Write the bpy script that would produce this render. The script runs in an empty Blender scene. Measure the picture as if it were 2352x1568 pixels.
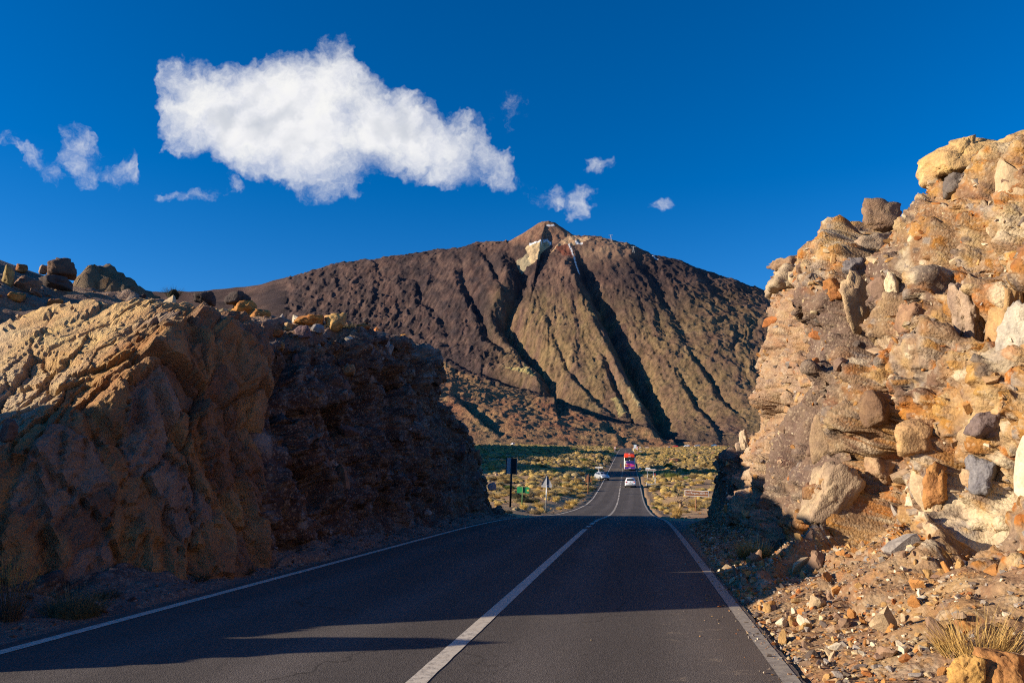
import bpy, bmesh, math
import numpy as np
from mathutils import Vector, Matrix, Euler, noise as mnoise
from mathutils.bvhtree import BVHTree

R_ = math.radians
scene = bpy.context.scene
coll = scene.collection

# ------------------------------------------------------------------ camera
FPX = 1797.0                      # focal length in pixels of a 2352 px wide picture
PITCH, YAW = R_(10.07), R_(9.03)
EYE = np.array([0.0, 0.0, 1.64])
cam_data = bpy.data.cameras.new('camera')
cam_data.sensor_width = 36.0
cam_data.lens = 36.0 * FPX / 2352.0
cam_data.clip_start = 0.1
cam_data.clip_end = 40000.0
cam = bpy.data.objects.new('camera', cam_data)
coll.objects.link(cam)
cam.location = EYE
cam.rotation_euler = (R_(90) + PITCH, 0.0, YAW)
scene.camera = cam
C_F = np.array([-math.sin(YAW) * math.cos(PITCH), math.cos(YAW) * math.cos(PITCH), math.sin(PITCH)])
C_R = np.array([math.cos(YAW), math.sin(YAW), 0.0])
C_U = np.cross(C_R, C_F)

def ray(u, v):
    return C_R * (u - 1176) / FPX + C_U * (784 - v) / FPX + C_F

def at(u, v, y):
    """the point at distance y along the road that shows at pixel (u, v) of the photograph"""
    d = ray(u, v)
    return EYE + d * (y / d[1])

def proj(P):
    q = np.asarray(P, float) - EYE
    w = q @ C_F
    return 1176 + FPX * (q @ C_R) / w, 784 - FPX * (q @ C_U) / w

# ------------------------------------------------------------------ sun, sky, exposure
SUN_EL, SUN_AZ = R_(16.0), R_(18.0)          # low sun from the left, a little behind the camera
S_DIR = Vector((-math.cos(SUN_EL) * math.cos(SUN_AZ), -math.cos(SUN_EL) * math.sin(SUN_AZ), math.sin(SUN_EL)))
sd = bpy.data.lights.new('sun', 'SUN')
sd.energy = 5.0
sd.angle = R_(0.53)
sd.color = (1.0, 0.84, 0.61)
sun = bpy.data.objects.new('sun', sd)
coll.objects.link(sun)
sun.rotation_euler = S_DIR.to_track_quat('Z', 'Y').to_euler()
sun.location = (-60, -20, 40)

vs = scene.view_settings
vs.view_transform = 'Standard'
vs.look = 'None'
vs.exposure = 0.88
vs.gamma = 1.0
scene.render.film_transparent = False
scene.cycles.use_denoising = False
scene.cycles.filter_width = 1.1
scene.cycles.sample_clamp_indirect = 4.0
scene.cycles.max_bounces = 6
scene.cycles.diffuse_bounces = 3
scene.cycles.glossy_bounces = 2
scene.cycles.transmission_bounces = 3
scene.cycles.transparent_max_bounces = 6

world = bpy.data.worlds.new('World')
scene.world = world
world.use_nodes = True
SKY_STRENGTH = 0.090

class NT:
    """small helper to write node trees"""
    def __init__(self, tree):
        self.t = tree
    def n(self, kind, **kw):
        nd = self.t.nodes.new(kind)
        ins = kw.pop('ins', None)
        for k, v in kw.items():
            setattr(nd, k, v)
        if ins:
            for k, v in ins.items():
                self.put(nd.inputs[k], v)
        return nd
    def put(self, sock, v):
        if hasattr(v, 'is_output') and v.is_output:
            self.t.links.new(v, sock)
        elif v is not None:
            sock.default_value = v
    def math(self, op, a, b=None, c=None, clamp=False):
        nd = self.t.nodes.new('ShaderNodeMath')
        nd.operation = op
        nd.use_clamp = clamp
        self.put(nd.inputs[0], a)
        if b is not None: self.put(nd.inputs[1], b)
        if c is not None: self.put(nd.inputs[2], c)
        return nd.outputs[0]
    def vmath(self, op, a, b=None, c=None):
        nd = self.t.nodes.new('ShaderNodeVectorMath')
        nd.operation = op
        self.put(nd.inputs[0], a)
        if b is not None: self.put(nd.inputs[1], b)
        if c is not None:
            self.put(nd.inputs['Scale'] if op == 'SCALE' else nd.inputs[2], c)
        return nd.outputs['Value'] if op in ('LENGTH', 'DOT_PRODUCT', 'DISTANCE') else nd.outputs[0]
    def noise(self, vec, scale, detail=4, rough=0.5, lac=2.0, dist=0.0):
        nd = self.n('ShaderNodeTexNoise')
        self.put(nd.inputs['Vector'], vec)
        nd.inputs['Scale'].default_value = scale
        nd.inputs['Detail'].default_value = detail
        nd.inputs['Roughness'].default_value = rough
        nd.inputs['Lacunarity'].default_value = lac
        nd.inputs['Distortion'].default_value = dist
        return nd
    def ramp(self, fac, stops, interp='LINEAR'):
        nd = self.n('ShaderNodeValToRGB')
        cr = nd.color_ramp
        cr.interpolation = interp
        while len(cr.elements) < len(stops):
            cr.elements.new(0.5)
        for e, (p, c) in zip(cr.elements, stops):
            e.position = p
            e.color = (c, c, c, 1) if isinstance(c, (int, float)) else (*c, 1)
        self.put(nd.inputs[0], fac)
        return nd.outputs[0]
    def mix(self, fac, a, b, mode='MIX'):
        nd = self.n('ShaderNodeMix', data_type='RGBA', blend_type=mode)
        self.put(nd.inputs[0], fac)
        self.put(nd.inputs[6], a if not isinstance(a, tuple) else (*a, 1))
        self.put(nd.inputs[7], b if not isinstance(b, tuple) else (*b, 1))
        return nd.outputs[2]
    def mapr(self, v, a, b, c=0.0, d=1.0, smooth=False):
        nd = self.n('ShaderNodeMapRange', clamp=True)
        if smooth: nd.interpolation_type = 'SMOOTHSTEP'
        self.put(nd.inputs['Value'], v)
        nd.inputs['From Min'].default_value = a
        nd.inputs['From Max'].default_value = b
        nd.inputs['To Min'].default_value = c
        nd.inputs['To Max'].default_value = d
        return nd.outputs['Result']

def build_world():
    t = world.node_tree
    t.nodes.clear()
    k = NT(t)
    sky = k.n('ShaderNodeTexSky', sky_type='NISHITA')
    sky.sun_disc = False
    sky.sun_elevation = SUN_EL
    # sun_rotation 0 looks along +Y and turns clockwise seen from above
    sky.sun_rotation = math.atan2(S_DIR.x, S_DIR.y)
    sky.altitude = 2100.0
    sky.air_density = 1.0
    sky.dust_density = 0.1
    sky.ozone_density = 3.0
    hs = k.n('ShaderNodeHueSaturation', ins={'Hue': 0.508, 'Saturation': 1.36, 'Value': 1.0, 'Color': sky.outputs[0]})
    # fair-weather clouds, each laid out by its compass direction and height in the sky
    tc = k.n('ShaderNodeTexCoord')
    D = tc.outputs['Generated']
    dz = k.vmath('DOT_PRODUCT', D, tuple(C_F))
    gx = k.math('DIVIDE', k.vmath('DOT_PRODUCT', D, tuple(C_R)), dz)
    gy = k.math('DIVIDE', k.vmath('DOT_PRODUCT', D, tuple(C_U)), dz)
    P0 = k.n('ShaderNodeCombineXYZ', ins={0: gx, 1: gy}).outputs[0]
    w1 = k.noise(P0, 7.0, 1, 0.5).outputs['Color']
    w2 = k.noise(P0, 34.0, 3, 0.62).outputs['Color']
    P = k.vmath('ADD', P0, k.vmath('SCALE', k.vmath('SUBTRACT', w1, (0.5, 0.5, 0.5)), c=0.05))
    P = k.vmath('ADD', P, k.vmath('SCALE', k.vmath('SUBTRACT', w2, (0.5, 0.5, 0.5)), c=0.042))
    # the row of clouds as upper and lower outlines along the sky: (u, top, bottom, weight)
    rows = [(-60, 320, 330, 0), (-5, 300, 345, .2), (25, 300, 350, .30), (48, 330, 395, .25), (75, 350, 425, .42), (105, 365, 440, .45), (128, 320, 425, .36), (150, 290, 425, .45), (185, 285, 430, .48),
            (215, 320, 420, .36), (250, 345, 412, .40), (290, 320, 425, .48), (325, 365, 420, .42), (341, 370, 410, .0), (350, 170, 290, .0), (360, 135, 300, .32), (385, 125, 350, .55),
            (420, 120, 370, .85), (480, 122, 378, 1.1), (540, 130, 405, 1.2), (600, 110, 430, 1.25), (650, 105, 455, 1.25), (700, 115, 470, 1.25), (750, 62, 472, 1.1),
            (790, 50, 470, .95), (815, 62, 465, .95), (845, 135, 435, 1.1), (880, 160, 425, 1.15), (930, 185, 430, 1.1), (970, 220, 440, 1.0), (1010, 250, 445, .95), (1060, 270, 440, .85),
            (1100, 272, 430, .66), (1125, 295, 445, .62), (1150, 335, 445, .66), (1185, 350, 448, .55), (1206, 370, 440, .12), (1216, 420, 485, .12), (1240, 420, 490, .36), (1285, 420, 488, .42), (1305, 425, 480, .1),
            (1314, 420, 510, .12), (1335, 415, 518, .40), (1352, 420, 505, .32), (1366, 430, 480, .03), (1420, 440, 480, 0), (1700, 440, 480, 0)]
    U0, U1 = -60.0, 1700.0
    un = k.math('MULTIPLY_ADD', k.vmath('DOT_PRODUCT', P, (1, 0, 0)), FPX / (U1 - U0), (1176 - U0) / (U1 - U0))
    vn = k.math('MULTIPLY_ADD', k.vmath('DOT_PRODUCT', P, (0, 1, 0)), -FPX / 600.0, 784 / 600.0)
    cv = k.n('ShaderNodeRGBCurve')
    for ci, fn in ((0, lambda r: (r[1] + r[2]) / 1200.0), (1, lambda r: (r[2] - r[1]) / 600.0), (2, lambda r: r[3] / 1.5)):
        pts = cv.mapping.curves[ci].points
        while len(pts) < len(rows): pts.new(.5, .5)
        for p, r in zip(pts, sorted(rows)):
            p.location = ((r[0] - U0) / (U1 - U0), fn(r))
            p.handle_type = 'AUTO_CLAMPED'
    cv.mapping.update()
    k.put(cv.inputs['Color'], k.n('ShaderNodeCombineColor', ins={0: un, 1: un, 2: un}).outputs[0])
    sp = k.n('ShaderNodeSeparateColor', ins={0: cv.outputs[0]})
    q = k.math('DIVIDE', k.math('SUBTRACT', vn, sp.outputs[0]), k.math('MULTIPLY', sp.outputs[1], 0.5))
    prof = k.math('SUBTRACT', 1.0, k.math('MULTIPLY', q, q), clamp=True)
    f = k.math('MULTIPLY', k.math('POWER', prof, 0.8), k.math('MULTIPLY', sp.outputs[2], 1.5))
    for u, v, ru, rv, w in [(474, 455, 62, 22, .42), (545, 438, 30, 36, .32), (400, 442, 44, 14, .26), (1373, 370, 34, 24, .34), (1168, 262, 48, 44, .27), (1512, 482, 36, 24, .24)]:
        c = ((u - 1176) / FPX, (784 - v) / FPX, 0)
        qq = k.vmath('MULTIPLY', k.vmath('SUBTRACT', P, c), (FPX / ru, FPX / rv, 1))
        f = k.math('MULTIPLY_ADD', k.math('SUBTRACT', 1.0, k.vmath('DOT_PRODUCT', qq, qq), clamp=True), w, f)
    nb = k.noise(P, 19.0, 6, 0.62, 2.15).outputs['Fac']
    lump = k.noise(P0, 9.0, 3, 0.55).outputs['Fac']
    # billows: sunlit and shaded sides painted into the cloud colour
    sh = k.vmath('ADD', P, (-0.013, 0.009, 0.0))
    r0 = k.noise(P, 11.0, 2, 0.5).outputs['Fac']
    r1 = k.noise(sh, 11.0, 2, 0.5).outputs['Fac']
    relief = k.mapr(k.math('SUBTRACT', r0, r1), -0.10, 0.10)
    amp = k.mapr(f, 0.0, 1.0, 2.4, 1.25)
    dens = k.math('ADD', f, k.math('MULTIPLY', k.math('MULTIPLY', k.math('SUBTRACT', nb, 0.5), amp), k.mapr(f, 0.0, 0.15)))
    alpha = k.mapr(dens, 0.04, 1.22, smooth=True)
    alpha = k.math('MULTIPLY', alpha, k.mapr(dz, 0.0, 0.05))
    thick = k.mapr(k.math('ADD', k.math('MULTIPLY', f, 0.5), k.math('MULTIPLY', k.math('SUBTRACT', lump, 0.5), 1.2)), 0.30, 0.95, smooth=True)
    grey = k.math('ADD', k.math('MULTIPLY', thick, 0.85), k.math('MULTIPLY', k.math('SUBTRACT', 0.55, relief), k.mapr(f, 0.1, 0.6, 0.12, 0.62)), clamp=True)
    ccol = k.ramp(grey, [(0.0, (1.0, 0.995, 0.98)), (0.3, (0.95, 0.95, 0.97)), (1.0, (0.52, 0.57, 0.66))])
    bg = k.n('ShaderNodeBackground', ins={'Color': hs.outputs[0], 'Strength': SKY_STRENGTH})
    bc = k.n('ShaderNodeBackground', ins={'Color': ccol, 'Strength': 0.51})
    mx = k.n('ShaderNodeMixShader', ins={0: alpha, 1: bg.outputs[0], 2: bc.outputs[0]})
    out = k.n('ShaderNodeOutputWorld')
    t.links.new(mx.outputs[0], out.inputs['Surface'])
build_world()

# ------------------------------------------------------------------ numpy noise
_G3 = np.array([[1,1,0],[-1,1,0],[1,-1,0],[-1,-1,0],[1,0,1],[-1,0,1],[1,0,-1],[-1,0,-1],[0,1,1],[0,-1,1],[0,1,-1],[0,-1,-1]], np.float32)

def _hash(ix, iy, iz, seed):
    h = (ix.astype(np.uint32) * np.uint32(374761393) + iy.astype(np.uint32) * np.uint32(668265263)
         + iz.astype(np.uint32) * np.uint32(2246822519) + np.uint32(seed * 3266489917 & 0xffffffff))
    h = (h ^ (h >> np.uint32(15))) * np.uint32(2246822519)
    h = (h ^ (h >> np.uint32(13))) * np.uint32(3266489917)
    return h ^ (h >> np.uint32(16))

def pnoise(P, seed=0):
    P = np.asarray(P, np.float32)
    fl = np.floor(P)
    i = fl.astype(np.int64)
    f = P - fl
    w = f * f * f * (f * (f * 6 - 15) + 10)
    out = np.zeros(len(P), np.float32)
    for cx in (0, 1):
        wx = w[:, 0] if cx else 1 - w[:, 0]
        for cy in (0, 1):
            wy = w[:, 1] if cy else 1 - w[:, 1]
            for cz in (0, 1):
                wz = w[:, 2] if cz else 1 - w[:, 2]
                g = _G3[(_hash(i[:, 0] + cx, i[:, 1] + cy, i[:, 2] + cz, seed) % np.uint32(12)).astype(np.intp)]
                out += (g[:, 0] * (f[:, 0] - cx) + g[:, 1] * (f[:, 1] - cy) + g[:, 2] * (f[:, 2] - cz)) * (wx * wy * wz)
    return out

def fbm(P, octv=5, gain=0.5, lac=2.03, seed=0, ridged=False):
    P = np.asarray(P, np.float32)
    a, s, tot = 1.0, 0.0, 0.0
    for o in range(octv):
        n = pnoise(P + o * 17.3, seed + o)
        if ridged:
            n = 1 - 2 * np.abs(n)
        s = s + a * n
        tot += a
        a *= gain
        P = P * lac
    return s / tot

def voronoi(P, seed=0, vec=False):
    """nearest-cell distance, second distance, a random number for the cell (and the offset from its centre)"""
    P = np.asarray(P, np.float32)
    fl = np.floor(P).astype(np.int64)
    N = len(P)
    f1 = np.full(N, 9.0, np.float32); f2 = np.full(N, 9.0, np.float32); rid = np.zeros(N, np.float32)
    off = np.zeros((N, 3), np.float32)
    for dx in (-1, 0, 1):
        for dy in (-1, 0, 1):
            for dz in (-1, 0, 1):
                ix, iy, iz = fl[:, 0] + dx, fl[:, 1] + dy, fl[:, 2] + dz
                h = _hash(ix, iy, iz, seed)
                ox = P[:, 0] - ix - (h & np.uint32(1023)).astype(np.float32) / 1023
                oy = P[:, 1] - iy - ((h >> np.uint32(10)) & np.uint32(1023)).astype(np.float32) / 1023
                oz = P[:, 2] - iz - ((h >> np.uint32(20)) & np.uint32(1023)).astype(np.float32) / 1023
                d = ox * ox + oy * oy + oz * oz
                near = d < f1
                f2 = np.where(near, f1, np.minimum(f2, d))
                rid = np.where(near, ((h * np.uint32(2654435761)) >> np.uint32(8)).astype(np.float32) / 16777216.0, rid)
                f1 = np.where(near, d, f1)
                if vec:
                    off[near, 0] = ox[near]; off[near, 1] = oy[near]; off[near, 2] = oz[near]
    if vec:
        return np.sqrt(f1), np.sqrt(f2), rid, off
    return np.sqrt(f1), np.sqrt(f2), rid

def facets(P, s, seed, tilt=1.0, step=.6):
    """broken-rock relief: every cell is a flat face with its own tilt and height"""
    f1, f2, rid, off = voronoi(P * s, seed, True)
    a = rid * 6.2832 * 7; b = ((rid * 13.7) % 1.0) * 2 - 1
    c = np.sqrt(1 - b * b)
    t = off[:, 0] * c * np.cos(a) + off[:, 1] * c * np.sin(a) + off[:, 2] * b
    return tilt * t + step * (((rid * 57.3) % 1.0) - .5), f2 - f1, (rid * 31.7) % 1.0

def sstep(x, a, b):
    t = np.clip((np.asarray(x, float) - a) / (b - a), 0, 1)
    return t * t * (3 - 2 * t)

def lerp(a, b, t):
    return a + (b - a) * t

# ------------------------------------------------------------------ mesh + object helpers
def np_mesh(name, V, F, col=None, smooth=True):
    V = np.ascontiguousarray(V, np.float32).reshape(-1, 3)
    F = np.ascontiguousarray(F, np.int32)
    me = bpy.data.meshes.new(name)
    n, m, k = len(V), F.shape[0], F.shape[1]
    me.vertices.add(n)
    me.vertices.foreach_set('co', V.ravel())
    me.loops.add(m * k)
    me.loops.foreach_set('vertex_index', F.ravel())
    me.polygons.add(m)
    me.polygons.foreach_set('loop_start', np.arange(0, m * k, k, dtype=np.int32))
    me.polygons.foreach_set('use_smooth', np.full(m, smooth, bool))
    me.update(calc_edges=True)
    if col is not None:
        set_col(me, col)
    return me

def set_col(me, col):
    a = me.color_attributes.new('Col', 'FLOAT_COLOR', 'POINT')
    c = np.ones((len(me.vertices), 4), np.float32)
    c[:, :3] = col
    a.data.foreach_set('color', c.ravel())

def grid_faces(h, w):
    i = np.arange((h - 1) * (w - 1))
    r, c = i // (w - 1), i % (w - 1)
    a = r * w + c
    return np.stack([a, a + 1, a + w + 1, a + w], 1)

def grid_normals(P):
    du = np.gradient(P, axis=1); dv = np.gradient(P, axis=0)
    n = np.cross(du, dv)
    return n / (np.linalg.norm(n, axis=2, keepdims=True) + 1e-9)

def link(o, parent=None):
    coll.objects.link(o)
    if parent is not None:
        o.parent = parent
    return o

def mobj(name, me, mat=None, parent=None, loc=None):
    o = bpy.data.objects.new(name, me)
    if mat is not None and len(me.materials) == 0:
        me.materials.append(mat)
    if loc is not None:
        o.location = loc
    return link(o, parent)

def tag(o, label=None, cat=None, group=None, kind=None):
    if label: o['label'] = label
    if cat: o['category'] = cat
    if group: o['group'] = group
    if kind: o['kind'] = kind
    return o

def empty(name, loc, label, cat, group=None, rz=0.0):
    o = bpy.data.objects.new(name, None)
    o.empty_display_size = 0.2
    o.location = loc
    o.rotation_euler = (0, 0, rz)
    link(o)
    return tag(o, label, cat, group)

class MB:
    """collects simple solids, then becomes one mesh"""
    def __init__(self):
        self.V, self.F = [], []
    def add(self, V, F):
        b = len(self.V)
        self.V += [tuple(v) for v in V]
        self.F += [tuple(i + b for i in f) for f in F]
        return self
    def box(self, x0, x1, y0, y1, z0, z1, taper=0.0):
        t = taper
        return self.add([(x0, y0, z0), (x1, y0, z0), (x1, y1, z0), (x0, y1, z0), (x0 + t, y0 + t, z1), (x1 - t, y0 + t, z1), (x1 - t, y1 - t, z1), (x0 + t, y1 - t, z1)],
                        [(3, 2, 1, 0), (4, 5, 6, 7), (0, 1, 5, 4), (1, 2, 6, 5), (2, 3, 7, 6), (3, 0, 4, 7)])
    def tube(self, pts, radii, n=8, cap=True):
        pts = [Vector(p) for p in pts]
        V, F = [], []
        for i, p in enumerate(pts):
            d = (pts[min(i + 1, len(pts) - 1)] - pts[max(i - 1, 0)])
            d = d.normalized() if d.length > 1e-9 else Vector((0, 0, 1))
            a = d.cross(Vector((0, 1, 0)) if abs(d.y) < 0.9 else Vector((1, 0, 0))).normalized()
            b = d.cross(a)
            r = radii[i] if hasattr(radii, '__len__') else radii
            for j in range(n):
                t = 2 * math.pi * j / n
                V.append(p + a * (r * math.cos(t)) + b * (r * math.sin(t)))
        for i in range(len(pts) - 1):
            for j in range(n):
                F.append((i * n + j, i * n + (j + 1) % n, (i + 1) * n + (j + 1) % n, (i + 1) * n + j))
        if cap:
            F.append(tuple(range(n - 1, -1, -1)))
            F.append(tuple((len(pts) - 1) * n + j for j in range(n)))
        return self.add(V, F)
    def prism(self, poly, y0, y1):
        """polygon in the x-z plane, pushed through from y0 to y1"""
        n = len(poly)
        V = [(x, y0, z) for x, z in poly] + [(x, y1, z) for x, z in poly]
        F = [tuple(range(n)), tuple(range(2 * n - 1, n - 1, -1))]
        F += [(i, i + n, (i + 1) % n + n, (i + 1) % n) for i in range(n)]
        return self.add(V, F)
    def mesh(self, name, bevel=0.0, smooth=False):
        me = bpy.data.meshes.new(name)
        me.from_pydata([tuple(v) for v in self.V], [], self.F)
        bm = bmesh.new(); bm.from_mesh(me)
        bmesh.ops.recalc_face_normals(bm, faces=bm.faces)
        if bevel > 0:
            bmesh.ops.bevel(bm, geom=list(bm.edges), offset=bevel, segments=2, affect='EDGES', profile=0.6)
        for f in bm.faces: f.smooth = smooth
        bm.to_mesh(me); bm.free()
        return me
    def obj(self, name, mat, parent=None, bevel=0.0, smooth=False):
        return mobj(name, self.mesh(name, bevel, smooth), mat, parent)

# ------------------------------------------------------------------ materials
def new_mat(name):
    m = bpy.data.materials.new(name)
    m.use_nodes = True
    m.node_tree.nodes.clear()
    k = NT(m.node_tree)
    out = k.n('ShaderNodeOutputMaterial')
    b = k.n('ShaderNodeBsdfPrincipled')
    m.node_tree.links.new(b.outputs[0], out.inputs['Surface'])
    return m, k, b

def plain(name, col, rough=0.6, metal=0.0, spec=0.4, var=0.08, scale=6.0, emit=None):
    m, k, b = new_mat(name)
    tc = k.n('ShaderNodeTexCoord').outputs['Object']
    n = k.noise(tc, scale, 5, 0.6).outputs['Fac']
    c = k.mix(k.mapr(n, 0.3, 0.7), tuple(x * (1 - var) for x in col), tuple(min(1, x * (1 + var)) for x in col))
    k.put(b.inputs['Base Color'], c)
    k.put(b.inputs['Roughness'], k.mapr(n, 0.2, 0.8, max(0.03, rough - 0.06), min(1, rough + 0.06)))
    b.inputs['Metallic'].default_value = metal
    b.inputs['Specular IOR Level'].default_value = spec
    return m

def rock_mat(name, bump=0.5, scale=1.0, var=0.35, coarse=2.2, dist=0.05, tint=None, speckle=0.0):
    """colour from the piece's own 'Col' attribute, broken up with grain, plus fine relief"""
    m, k, b = new_mat(name)
    col = k.n('ShaderNodeAttribute', attribute_name='Col').outputs['Color']
    pos = k.n('ShaderNodeNewGeometry').outputs['Position']
    n1 = k.noise(pos, coarse * scale, 6, 0.62).outputs['Fac']
    n2 = k.noise(pos, 17.0 * scale, 6, 0.68).outputs['Fac']
    v1 = k.n('ShaderNodeTexVoronoi', feature='F1', ins={'Vector': pos, 'Scale': 23.0 * scale})
    f = k.math('ADD', k.math('MULTIPLY', k.math('SUBTRACT', n1, 0.5), 1.6), k.math('MULTIPLY', k.math('SUBTRACT', n2, 0.5), 1.7))
    br = k.math('ADD', 1.0, k.math('MULTIPLY', f, var * 1.7))
    c = k.vmath('SCALE', col, c=br)
    hs = k.n('ShaderNodeHueSaturation', ins={'Saturation': 1.0, 'Value': 1.0, 'Color': c})
    k.put(hs.inputs['Hue'], k.mapr(n1, 0.3, 0.7, 0.488, 0.512))
    cc = hs.outputs[0]
    if speckle > 0:
        sp = k.mapr(v1.outputs['Color'], 0.75, 0.8)
        cc = k.mix(k.math('MULTIPLY', sp, speckle), cc, (0.46, 0.36, 0.25))
    k.put(b.inputs['Base Color'], cc)
    b.inputs['Roughness'].default_value = 0.93
    b.inputs['Specular IOR Level'].default_value = 0.18
    h = k.math('ADD', k.math('MULTIPLY', n2, 0.7), k.math('ADD', k.math('MULTIPLY', n1, 0.9), k.math('MULTIPLY', k.math('SUBTRACT', 1.0, v1.outputs['Distance']), 0.35)))
    bp = k.n('ShaderNodeBump', ins={'Strength': bump, 'Distance': dist, 'Height': h})
    k.put(b.inputs['Normal'], bp.outputs[0])
    return m

def stone_mat(name, stops, bump=0.5):
    """loose stones: each stone object takes its own colour"""
    m, k, b = new_mat(name)
    rnd = k.n('ShaderNodeObjectInfo').outputs['Random']
    tc = k.n('ShaderNodeTexCoord').outputs['Object']
    pos = k.n('ShaderNodeNewGeometry').outputs['Position']
    c = k.ramp(rnd, stops, 'CONSTANT')
    n1 = k.noise(pos, 5.0, 5, 0.6).outputs['Fac']
    n2 = k.noise(pos, 30.0, 5, 0.65).outputs['Fac']
    f = k.math('ADD', 1.0, k.math('ADD', k.math('MULTIPLY', k.math('SUBTRACT', n1, 0.5), 1.3), k.math('MULTIPLY', k.math('SUBTRACT', n2, 0.5), 0.9)))
    k.put(b.inputs['Base Color'], k.vmath('SCALE', c, c=f))
    b.inputs['Roughness'].default_value = 0.92
    b.inputs['Specular IOR Level'].default_value = 0.2
    bp = k.n('ShaderNodeBump', ins={'Strength': bump, 'Distance': 0.03, 'Height': k.math('ADD', n1, k.math('MULTIPLY', n2, 0.6))})
    k.put(b.inputs['Normal'], bp.outputs[0])
    return m

def leaf_mat(name):
    m, k, b = new_mat(name)
    col = k.n('ShaderNodeAttribute', attribute_name='Col').outputs['Color']
    rnd = k.n('ShaderNodeObjectInfo').outputs['Random']
    hs = k.n('ShaderNodeHueSaturation', ins={'Saturation': 1.0, 'Color': col})
    k.put(hs.inputs['Value'], k.mapr(rnd, 0, 1, 0.8, 1.2))
    k.put(hs.inputs['Hue'], k.mapr(rnd, 0, 1, 0.49, 0.505))
    k.put(b.inputs['Base Color'], hs.outputs[0])
    b.inputs['Roughness'].default_value = 0.8
    b.inputs['Specular IOR Level'].default_value = 0.15
    tr = k.n('ShaderNodeBsdfTranslucent', ins={'Color': hs.outputs[0]})
    mx = k.n('ShaderNodeMixShader', ins={0: 0.25, 1: b.outputs[0], 2: tr.outputs[0]})
    out = [n for n in m.node_tree.nodes if n.type == 'OUTPUT_MATERIAL'][0]
    m.node_tree.links.new(mx.outputs[0], out.inputs['Surface'])
    return m

M_BANK = rock_mat('conglomerate', bump=0.75, scale=1.0, var=0.42, coarse=1.8, dist=0.06, speckle=0.35)
M_TAN = rock_mat('weathered_rock', bump=0.9, scale=1.3, var=0.36, coarse=1.1, dist=0.07)
M_BOULDER = rock_mat('boulder_rock', bump=0.6, scale=1.3, var=0.4, coarse=1.6, dist=0.04)
M_MOUNT = rock_mat('volcano_slope', bump=0.8, scale=0.02, var=0.42, coarse=0.6, dist=9.0)
M_HILL = rock_mat('hill_rock', bump=0.8, scale=0.25, var=0.4, coarse=1.4, dist=0.5)
M_GROUND = rock_mat('dry_soil', bump=0.5, scale=0.8, var=0.3, coarse=1.1, dist=0.04, speckle=0.25)
M_GRAVEL = rock_mat('gravel_stone', bump=0.3, scale=2.0, var=0.3, dist=0.02)
M_LEAF = leaf_mat('dry_foliage')
STONE_STOPS = [(0.0, (.40, .24, .11)), (.16, (.33, .16, .055)), (.30, (.30, .21, .14)), (.46, (.20, .13, .095)), (.58, (.27, .24, .22)),
               (.68, (.43, .32, .20)), (.80, (.36, .14, .05)), (.88, (.12, .095, .085)), (.94, (.52, .44, .33))]
M_STONE = stone_mat('scree_stone', STONE_STOPS)
M_DSTONE = stone_mat('wall_stone', [(0.0, (.16, .10, .075)), (.25, (.11, .075, .07)), (.45, (.20, .12, .08)), (.62, (.15, .13, .13)), (.78, (.24, .17, .13)), (.9, (.30, .28, .27))])
M_PAINT = plain('white_paint', (.78, .78, .78), 0.35, var=.03)

# ------------------------------------------------------------------ the road's line and height
_yy = np.arange(-80, 16001, 1.0)
_zz = np.interp(_yy, [-80, 28, 36, 45, 60, 75, 90, 105, 129, 185, 250, 320, 380, 430, 620, 1000, 16000],
                [0, 0, -.10, -.42, -.88, -1.08, -1.05, -.72, .55, 3.8, 7.7, 11.9, 15.4, 17.9, 26.5, 30, 30])
_k = np.exp(-np.linspace(-2, 2, 13) ** 2); _k /= _k.sum()
_zs = np.convolve(np.pad(_zz, 6, 'edge'), _k, 'valid')
def zr(y):
    return np.interp(y, _yy, _zs)
def road_c(y):                                   # centre line
    y = np.asarray(y, float)
    return -1.84 - 0.0113 * np.where(y > 44, y - 36, np.where(y > 28, (y - 28) ** 2 / 32.0, 0))
def road_l(y):                                   # left edge line
    return road_c(y) - np.interp(y, [0, 40, 90, 130], [4.28, 4.2, 3.4, 3.2])
def road_r(y):
    return road_c(y) + np.interp(y, [0, 40, 90, 130], [3.04, 3.02, 3.1, 3.2])

def groundz(x, y, fine=True):
    x = np.asarray(x, float); y = np.asarray(y, float)
    z = zr(np.maximum(y, -60))
    dl = road_l(y) - 0.35 - x                    # metres beyond the asphalt, left and right
    dr = x - (road_r(y) + 0.35)
    d = np.maximum(np.maximum(dl, dr), 0.0)
    open_ = sstep(y, 38, 60)
    z = z + open_ * (0.03 * np.clip(dl - 1, 0, 60) + 0.012 * np.clip(dr - 1, 0, 120))
    z = z + open_ * sstep(dl, 1, 5) * 0.5 * sstep(y, 60, 140)
    z = z + open_ * 0.25 * sstep(dl, 0.5, 3) - open_ * 0.15 * sstep(dr, .2, 1.2) * (1 - sstep(dr, 1.5, 4))
    if fine:
        P = np.stack([x.ravel() * .06, y.ravel() * .06, np.zeros(x.size)], 1)
        P2 = np.stack([x.ravel() * .35, y.ravel() * .35, np.ones(x.size)], 1)
        n = (0.9 * fbm(P, 3, seed=3) + 0.28 * fbm(P2, 3, seed=5)).reshape(x.shape)
        z = z + n * sstep(d, 0.3, 5) * open_
    z = z - np.where(d < 0.05, lerp(0.06, 0.22, sstep(y, 40, 120)), 0)
    return z

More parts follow.
